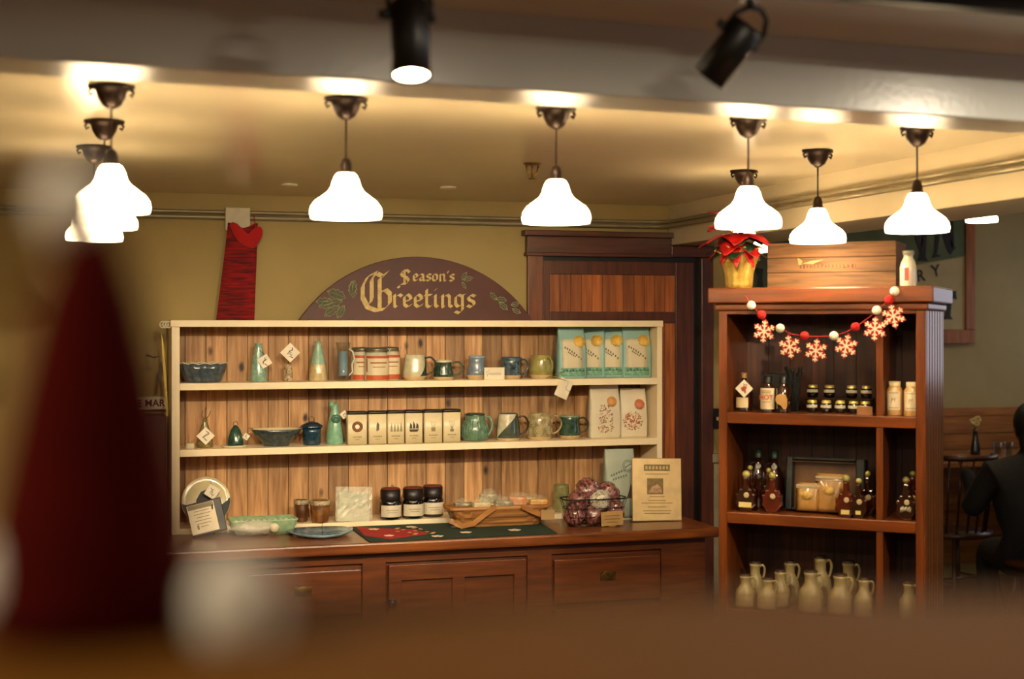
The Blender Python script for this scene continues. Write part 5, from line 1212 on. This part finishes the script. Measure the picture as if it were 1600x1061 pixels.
ob('loop_handle', G().tube([(-.36*r, 0, .78*H), (-.8*r, 0, .76*H), (-.9*r, 0, .68*H), (-.7*r, 0, .62*H)], .0025, 6), M_amb, t)
t, m, r, H = bottle('syrup_bottle', 'tall dark bottle with dark green cap, right of the two tallest on the middle shelf', 'bottle', 1210, .17, s2, 30, 90, M_amb, mat('#10281a', .4), prof=[(.95, 0), (1, .03), (1, .5), (.85, .62), (.36, .76), (.34, .86)], capr=.42)
ob('seal', G().lathe([(4.6*m, 0), (4.6*m, .0012), (3.4*m, .0018), (.001, .0015)], 20, Tm(2*m, -.62*r, .72*H) @ R(radians(70))), mat('#b8b4a4', .5, col2='#6d6a60', scale=300), t)
ob('loop_handle', G().tube([(-.36*r, 0, .78*H), (-.8*r, 0, .76*H), (-.9*r, 0, .68*H), (-.7*r, 0, .62*H)], .0025, 6), M_amb, t)
maple(1166, .045, s2, 34, 62, 'maple syrup bottle with cream rectangular label at the front left of the middle cabinet shelf', small=(0, 11, 20, 8))
maple(1207, .05, s2, 32, 62, 'bright red maple syrup bottle beside the black tray on the middle cabinet shelf', tone=1)
maple(1201, .115, s2, 22, 66, 'slim maple syrup bottle just behind the bright red one on the middle cabinet shelf')
maple(1322, .045, s2, 34, 64, 'red maple syrup bottle with tan label before the right side of the tray', tone=1, small=(0, 8, 13, 7))
maple(1342, .03, s2, 26, 62, 'very dark maple syrup bottle just right of the tray, label near its foot', small=(0, 9, 8, 6))
maple(1356, .10, s2, 26, 70, 'very dark maple syrup bottle against the divider of the middle cabinet shelf')
maple(1416, .05, s2, 32, 66, 'dark syrup bottle with white brush lettering in the right compartment', scr=True, capc='#7a6a34')
maple(1426, .13, s2, 28, 72, 'dark syrup bottle behind the lettered one in the right compartment', capc='#6a6a2c')
# black tray with pouches
m = km(1292, .15); t = kth('display_tray', 'black framed display tray propped up behind two clear pouches on the middle cabinet shelf', 'tray', 1290, .13, s2)
M = R(radians(-8)); w, h = 122*m, 84*m
ob('frame', G().box(-w/2, -w/2+10*m, -.03, .03, .002, h, M).box(w/2-14*m, w/2, -.03, .03, .002, h, M).box(-w/2+10*m, w/2-14*m, -.03, .03, h-5*m, h, M).box(-w/2+10*m, w/2-14*m, -.03, .03, .002, 5*m, M), mat('#0c120d', .4), t, .004)
ob('backing', G().box(-w/2+10*m, w/2-14*m, .012, .02, 5*m, h-5*m, M), mat('#6a4420', .35, col2='#54341a', coat=.5), t)
ob('glass_edge', G().box(-w/2+10*m, w/2-14*m, -.031, -.03, h-8*m, h-6.6*m, M), mat('#5c4a34', .2), t)
for px, w_, h_, zs_, l in ((1262, 38, 44, 0, 'clear zip pouch of tan powder with gold oval sticker, shorter left one'), (1296, 46, 60, 0, 'clear zip pouch of tan powder with gold round sticker, taller right one')):
    m = km(px, .075); s = kth('zip_pouch', l, 'pouch', px, .088, s2+.006, 0, 'zip pouches before the black tray')
    M = R(radians(-6)); a, b = w_*m/2, h_*m
    ring = lambda z, f, d: [(-a*f, 0, z), (-a*.6*f, -d, z), (0, -d*1.2, z), (a*.6*f, -d, z), (a*f, 0, z), (a*.6*f, d*.5, z), (-a*.6*f, d*.5, z)]
    ob('pouch', G().loft([[M @ Vector(p) for p in ring(z*b, f, d)] for z, f, d in ((0, .94, .006), (.1, 1, .016), (.5, .98, .012), (.8, 1, .003), (1, 1, .001))]), mat('#b08446', .35, col2='#9c7238', scale=20, coat=.5, bump=.4, bscale=40), s)
    ob('zip_seal', G().bc((0, -.004, b*.9), (a*1.96, .003, 4*m), M).bc((0, -.004, b*.82), (a*1.96, .002, 1.4*m), M), mat('#b8a888', .2, coat=.6), s)
    ob('sticker', G().lathe([(9*m, 0), (9*m, .001), (.001, .001)], 24, M @ Tm(0, -.018, b*.56) @ R(pi/2) @ Matrix.Diagonal((1, .75, 1, 1))), mat('#d3b25e', .4, col2='#b08a3c', scale=120), s)
# jugs on the lowest visible shelf
jp = [(.86, 0), (1, .06), (1, .42), (.9, .56), (.62, .68), (.5, .75), (.5, .90), (.58, .95), (.58, 1.0)]
def jug(px, ly, w, h, label):
    m = km(px, ly); r = w*m/2; H = h*m; t = kth('syrup_jug', label, 'jug', px, ly, s3, 0, 'cream syrup jugs on the lowest shelf')
    ob('body', G().lathe([(.001, 0)]+[(a*r, b*H) for a, b in jp]+[(.001, H)], 32, cap=False), mat('#9c8a5c', .4, col2='#8d7c50', scale=12), t)
    ob('handle', G().tube(smooth([(.5*r, 0, .93*H), (.8*r, 0, .97*H), (1.0*r, 0, .87*H), (.92*r, 0, .72*H), (.75*r, 0, .60*H)]), .09*r+.001, 8), mat('#9c8a5c', .4), t)
    ob('cap', G().lathe([(.54*r, H), (.54*r, H*1.05), (.001, H*1.06)], 18, cap=False), mat('#3a2416', .5), t)
    ob('label', G().arcband(r, .08*H, .40*H, -1.1, 1.1), mat('#a89266', .6), t)
for px, ly, w, h, l in ((1165, .05, 31, 48, 'cream syrup jug, front left corner of the lowest shelf'), (1199, .04, 31, 46, 'cream syrup jug, second in the front row of the lowest shelf'), (1180, .14, 30, 60, 'cream syrup jug behind and between the first two of the lowest shelf'),
        (1219, .10, 31, 54, 'cream syrup jug behind the second front one, lowest shelf'), (1234, .18, 30, 62, 'cream syrup jug at the back behind the fourth one, lowest shelf'), (1267, .05, 38, 62, 'large cream syrup jug at the centre front of the lowest shelf'),
        (1282, .17, 34, 74, 'tall cream syrup jug at the back centre of the lowest shelf, its handle showing'), (1313, .05, 38, 60, 'large cream syrup jug right of the centre one, lowest shelf'), (1326, .17, 34, 70, 'tall cream syrup jug behind the right large one, lowest shelf'), (1350, .04, 30, 58, 'cream syrup jug next to the divider on the lowest shelf'), (1420, .06, 30, 56, 'cream syrup jug alone in the right compartment of the lowest shelf')):
    jug(px, ly, w, h, l)
# ================================================================ seating area behind
YA = 8.2
# sign board
ax = lambda p: xat(p, YA-.04); az = lambda y, p=1500: zat(p, y, YA-.04)
m = mp(1500, YA-.04); x0, x1 = ax(1160), ax(1522); z0, z1 = az(537), az(318)
t = thing('framed_sign', 'large framed wall sign with black letters IN, RY and T on green and cream boards', 'sign', (0, YA-.04, 0))
fw = 17*m
g = G().box(x0, x1, -.015, .035, z0, z0+22*m).box(x0, x1, -.015, .035, z1-fw, z1).box(x0, x0+fw, -.015, .035, z0+22*m, z1-fw).box(x1-fw, x1, -.015, .035, z0+22*m, z1-fw)
ob('frame', g, wood('#a8662a', '#8a501c', 2, 0, .5), t, .004)
ix0, ix1, iz0, iz1 = x0+fw, x1-fw, z0+22*m, z1-fw
ob('cream_board', G().box(ix0, ix1, .0, .03, iz0, iz1), mat('#b5ab80', .6, col2='#a89d72', scale=4), t)
bl_ = az(399); br_ = az(416)
zL = lambda px: az(400+(1499-px)*.19)
ob('green_field', G().prism([(ix0, zL(1176)), (ix1, az(400)), (ix1, iz1), (ix0, iz1)], -.004, .001), mat('#4a5a3a', .6, col2='#56684a', scale=5), t)
ob('gold_line', G().prism([(ix0, zL(1176)-.8*m), (ix1, az(400)-.8*m), (ix1, az(400)+.8*m), (ix0, zL(1176)+.8*m)], -.006, -.003), mat('#8a8450', .6), t)
def P_(l): return [(ax(a), az(b)) for a, b in l]
M_sl = mat('#12120f', .6)
for Ls in ([[(1441, 352), (1448, 352), (1445, 402), (1449, 409), (1432, 409), (1436, 402)], [(1431, 352), (1437, 352), (1442, 378), (1436, 395), (1428, 372)]],
           [[(1462, 350), (1470, 350), (1463, 398), (1470, 401), (1455, 404), (1459, 397)], [(1464, 350), (1478, 350), (1488, 384), (1492, 387), (1484, 398), (1480, 392)], [(1482, 345), (1488, 345), (1490, 386), (1485, 386)]],
           [[(1483, 470), (1492, 455), (1494, 468), (1486, 466), (1484, 494), (1488, 499), (1474, 499), (1477, 492), (1478, 468)], [(1478, 466), (1466, 466), (1466, 455), (1493, 455), (1493, 458), (1478, 458)]],
           [[(1176, 422), (1192, 424), (1190, 436), (1192, 452), (1182, 452), (1184, 436)]]):
    g = G()
    for L in Ls: g.prism(P_(L), -.009, -.003)
    ob('black_letter', g, M_sl, t)
g = G(); text_mesh(g, 'R', 26*m, Tm(ax(1439), -.005, az(440)) @ R(0, -.18, 0), bold=.001); text_mesh(g, 'Y', 26*m, Tm(ax(1463), -.005, az(432)) @ R(0, -.18, 0), bold=.001)
ob('small_lettering', g, mat('#2a2618', .6), t)
# bench back panelling
zb1, zb0 = zat(1540, 641, YA), .0
struct('trim_4', (lambda g: ([g.box(3.0, 6.58, YA-.03, YA, .1+i*.172, .1+i*.172+.168) for i in range(6) if .1+i*.172 < zb1-.1], g.box(3.0, 6.58, YA-.04, YA, zb1-.03, zb1), g)[2])(G()), wood('#a06c34', '#845222', 0, .172, .5), label='horizontal wood panelling at the foot of the far wall')
# table
ty0, ty1 = 7.35, 8.05; tx0 = xat(1380, 7.8); tx1 = tx0+1.5; tzz = .86
t = thing('dining_table', 'light wooden dining table in the seating area behind the cabinet', 'table', ((tx0+tx1)/2, (ty0+ty1)/2, 0)); W2, D2 = .75, .35
ob('tabletop', G().box(-W2, W2, -D2, D2, tzz-.035, tzz), wood('#9a6a34', '#7d5224', 0, .1, .35), t, .006)
ob('apron', G().box(-W2+.06, W2-.06, -D2+.05, D2-.05, tzz-.1, tzz-.035), M_oakfront, t)
for sx_ in (-1, 1):
    for sy_ in (-1, 1): ob('leg', G().bc((sx_*(W2-.08), sy_*(D2-.07), (tzz-.1)/2), (.06, .06, tzz-.1)), M_oakfront, t, .004)
# bud vase
Yv = 7.75; m = mp(1524, Yv); t = thing('bud_vase', 'dark blue tapered bud vase with pale flowers on the dining table', 'vase', (xat(1524, Yv), Yv, tzz))
ob('body', G().lathe([(.001, 0), (8*m, 0), (7.6*m, 6*m), (4*m, 28*m), (3.2*m, 36*m), (4*m, 40*m), (3*m, 40*m)], 24, cap=False), mat('#121c26', .15, coat=.6), t)
g = G(); fl2 = G()
for dx_, dz in ((-4, 52), (4, 55), (1, 49)):
    g.tube([(0, 0, 38*m), (dx_*m, 0, dz*m)], .0015, 5)
    for k in range(9): a = 2*pi*k/9; fl2.sph((dx_*m+4*m*cos(a), .004*sin(3*a), dz*m+3.4*m*sin(a)), 2.4*m, 8, 5)
st_ = ob('stems', g, M_green, t); ob('flowers', fl2, mat('#d8cfa0', .7, col2='#c9ae5a', scale=80), t)
# windsor chair
def chair(px, Yc, rz, label):
    t = thing('windsor_chair', label, 'chair', (xat(px, Yc), Yc, 0), rz, 'dark spindle back chairs of the seating area'); mw = wood('#4a2814', '#341a0c', 2, 0, .35)
    ob('seat', G().loft([[(.21*cos(a)*(1 if z else .92), .2*sin(a)*(1 if z else .92), .47+z) for a in [2*pi*k/28 for k in range(28)]] for z in (0, .012, .03)]), mw, t)
    ob('top_rail', G().tube([(.2*sin(a), -.03-.19*cos(a), .93-.0*abs(a)) for a in [(-1.25+2.5*k/12) for k in range(13)]], .016, 8), mw, t)
    for k in range(7):
        a = -1.05+2.1*k/6; ob('spindle', G().tube([(.17*sin(a), -.15*cos(a), .49), (.2*sin(a), -.03-.19*cos(a), .92)], .007, 6), mw, t)
    for sx_, sy_ in ((-1, -1), (1, -1), (-1, 1), (1, 1)): ob('leg', G().tube([(sx_*.13, sy_*.12, .475), (sx_*.2, sy_*.19, 0)], [.014, .012], 8), mw, t)
    ob('stretcher', G().tube([(-.165, -.155, .22), (-.165, .155, .22)], .009, 6).tube([(.165, -.155, .22), (.165, .155, .22)], .009, 6).tube([(-.165, 0, .22), (.165, 0, .22)], .009, 6), mw, t)
    return t
chair(1494, 7.08, radians(10), 'dark spindle back wooden chair at the dining table left of the person in black')
# person in black, seated, seen from behind
Yq = 6.4
pb = Vector((xat(1622, Yq), Yq, -.04))
t = thing('person', 'person in a black coat seated with the back to the viewer at the far right', 'person', pb, radians(-15))
def skin(name, verts, edges, radii, mt, parent, sub=2, loc=None):
    me = bpy.data.meshes.new(name); me.from_pydata(verts, edges, []); o = bpy.data.objects.new(name, me); COL.objects.link(o); me.materials.append(mt)
    if parent is not None: o.parent = parent
    s = o.modifiers.new('skin', 'SKIN'); s.use_smooth_shade = True
    for i, r in enumerate(radii): me.skin_vertices[0].data[i].radius = (r, r) if not isinstance(r, tuple) else r
    me.skin_vertices[0].data[0].use_root = True
    q = o.modifiers.new('sub', 'SUBSURF'); q.levels = q.render_levels = sub
    return o
M_coat = mat('#0b0b0d', .8, col2='#101012', bump=.3, bscale=30); M_skin = mat('#a8755a', .55)
V = [(0, 0, .50), (0, .0, .66), (0, .02, .80), (0, .05, .93), (0, .08, 1.02), (0, .10, 1.09),
     (-.22, .06, .93), (-.32, .12, .72), (-.22, .34, .80), (-.24, .43, .92),
     (.22, .06, .93), (.32, .12, .72), (.2, .36, .88),
     (-.1, .1, .47), (-.12, .40, .48), (-.12, .42, .06), (.1, .1, .47), (.12, .40, .48), (.12, .42, .06)]
E = [(0, 1), (1, 2), (2, 3), (3, 4), (4, 5), (3, 6), (6, 7), (7, 8), (8, 9), (3, 10), (10, 11), (11, 12), (0, 13), (13, 14), (14, 15), (0, 16), (16, 17), (17, 18)]
Rd = [(.23, .17), (.23, .16), (.25, .16), (.24, .14), (.075, .075), (.055, .055), (.085, .085), (.06, .06), (.045, .045), (.036, .036), (.085, .085), (.06, .06), (.045, .045), (.11, .11), (.075, .075), (.045, .045), (.11, .11), (.075, .075), (.045, .045)]
ob_ = skin('coat', V, E, Rd, M_coat, t)
H0 = (0, .115, 1.175)
ob('head', G().sph(H0, .1, 24, 16, sc=(.78, .95, 1.12)).sph((0, H0[1]+.088, H0[2]-.01), .016, 10, 8, sc=(.7, 1.1, 1.2)).sph((-.078, H0[1], H0[2]-.01), .02, 10, 8, sc=(.4, .8, 1.3)).sph((.078, H0[1], H0[2]-.01), .02, 10, 8, sc=(.4, .8, 1.3)).tube([(0, .1, 1.02), (0, .11, 1.11)], .055, 14), M_skin, t)
ob('face_details', G().sph((-.03, H0[1]+.088, H0[2]+.015), .009, 8, 6).sph((.03, H0[1]+.088, H0[2]+.015), .009, 8, 6).tube([(-.022, H0[1]+.09, H0[2]-.048), (0, H0[1]+.095, H0[2]-.05), (.022, H0[1]+.09, H0[2]-.048)], .004, 6), mat('#4a2018', .5), t)
ob('hair', G().sph((0, H0[1]-.018, H0[2]+.018), .108, 24, 16, sc=(.82, .95, 1.08), bump=lambda a, t_: 1+.01*cos(9*a)).sph((0, H0[1]-.055, H0[2]-.07), .085, 18, 12, sc=(.9, .6, 1.2)), mat('#100c0a', .6, bump=.5, bscale=120, stretch=(3, 3, .4)), t)
for sx_, b in ((-1, Vector((-.24, .44, .94))), (1, Vector((.2, .38, .895)))):
    vs_ = [b-Vector((0, .01, .02)), b+Vector((0, .03, .02)), b+Vector((0, .055, .03))]; ed = [(0, 1), (1, 2)]; rd = [.024, .028, .026]
    for k in range(4):
        f0 = len(vs_); o_ = (k-1.5)*.016; L = (.05, .062, .066, .055)[k]*.5
        vs_ += [b+Vector((o_, .085, .036)), b+Vector((o_, .085+L*.8, .03)), b+Vector((o_, .085+L, .03-L*.8))]; ed += [(2, f0), (f0, f0+1), (f0+1, f0+2)]; rd += [.010, .009, .008]
    f0 = len(vs_); vs_ += [b+Vector((-sx_*.03, .04, .03)), b+Vector((-sx_*.045, .065, .025))]; ed += [(1, f0), (f0, f0+1)]; rd += [.011, .009]
    skin('hand', [tuple(v) for v in vs_], ed, rd, M_skin, t, 2)
# stool/chair under the person and a low caddy of glasses on the table
t = thing('stool', 'dark wooden stool under the person in black', 'stool', (pb.x, pb.y, 0), radians(-15))
ob('seat', G().lathe([(.001, .40), (.17, .40), (.18, .42), (.17, .44), (.001, .44)], 28), wood('#4a2814', '#341a0c', 0, 0, .35), t)
for k in range(4): ob('leg', G().tube([(.11*cos(k*pi/2+.8), .11*sin(k*pi/2+.8), .41), (.17*cos(k*pi/2+.8), .17*sin(k*pi/2+.8), 0)], .014, 8), wood('#4a2814', '#341a0c', 0, 0, .35), t)
cyd = 7.62; m = mp(1567, cyd); t = thing('drinking_glass', 'small clear tumbler on the dining table, left of two beside the person in black', 'glass', (xat(1558, cyd), cyd, tzz), 0, 'tumblers on the dining table')
ob('glass', G().lathe([(.001, .001), (6*m, .001), (7.5*m, 22*m), (6.8*m, 22*m), (5.4*m, 3*m), (.001, 3*m)], 20, cap=False), glass('#e8eae6'), t)
dup(t, (xat(1574, cyd), cyd-.01, tzz), label='small clear tumbler on the dining table, right of two, nearer the person in black')
# ================================================================ foreground: ledge and gnome, close to the lens
LZ = 1.592; fx, fy = ST, CT
t = thing('wooden_ledge', 'brown wooden ledge right in front of the viewer, far out of focus', 'ledge', (0, 0, 0), -TH)
M_ledge = wood('#6c4514', '#57360c', 0, 0, .8, coat=0); M_ledge.node_tree.nodes['Principled BSDF'].inputs['Specular IOR Level'].default_value = .05
ob('ledge_top', G().box(-1.2, 1.4, -.3, .469, LZ-.035, LZ), M_ledge, t, .006)
ob('ledge_panel', G().box(-1.15, 1.35, -.1, .42, 0, LZ-.035), M_ledge, t, .003)
GZ = .405; gx = (142-800)/FP*GZ; u_ = GZ/FP
gn = thing('gnome_ornament', 'tall red cone hat gnome ornament with white pompoms, far out of focus at the left', 'ornament', (camw(gx, GZ)[0], camw(gx, GZ)[1], LZ), -TH)
z_ = lambda py: CZ+(HY-py)*GZ/FP-LZ
M_felt = mat('#460a05', 1, col2='#3c0804', scale=60, bump=.5, bscale=400, spec=.05)
ob('cone_hat', G().lathe([(.001, z_(985)), (166*u_, z_(985)), (170*u_, z_(930)), (156*u_, z_(820)), (130*u_, z_(690)), (104*u_, z_(570)), (80*u_, z_(470)), (50*u_, z_(385)), (20*u_, z_(335)), (8*u_, z_(320))], 40, cap=False), M_felt, gn)
ob('tip_pompom', G().sph((-30*u_, 0, z_(322)), 54*u_, 20, 14, bump=lambda a, t: 1+.05*cos(7*a+5*t), sc=(1, 1, 1.25)), mat('#f0ead8', .95, bump=.8, bscale=500), gn, label='white pompom at the tip')
ob('body', G().lathe([(.001, 0), (150*u_, 0), (160*u_, .004), (150*u_, z_(960)), (.001, z_(960))], 32, cap=False), mat('#2a0d0a', .95, bump=.5, bscale=400), gn, label='dark body')
for sx_, py in ((-98, 895), (238, 935)):
    ob('side_pompom', G().sph((sx_*u_, -60*u_, z_(py)), 62*u_, 20, 14, bump=lambda a, t: 1+.05*cos(7*a+5*t), sc=(1.15, 1, 1.35)), mat('#f0ead8', .95, bump=.8, bscale=500), gn, label='white pompom at the side')
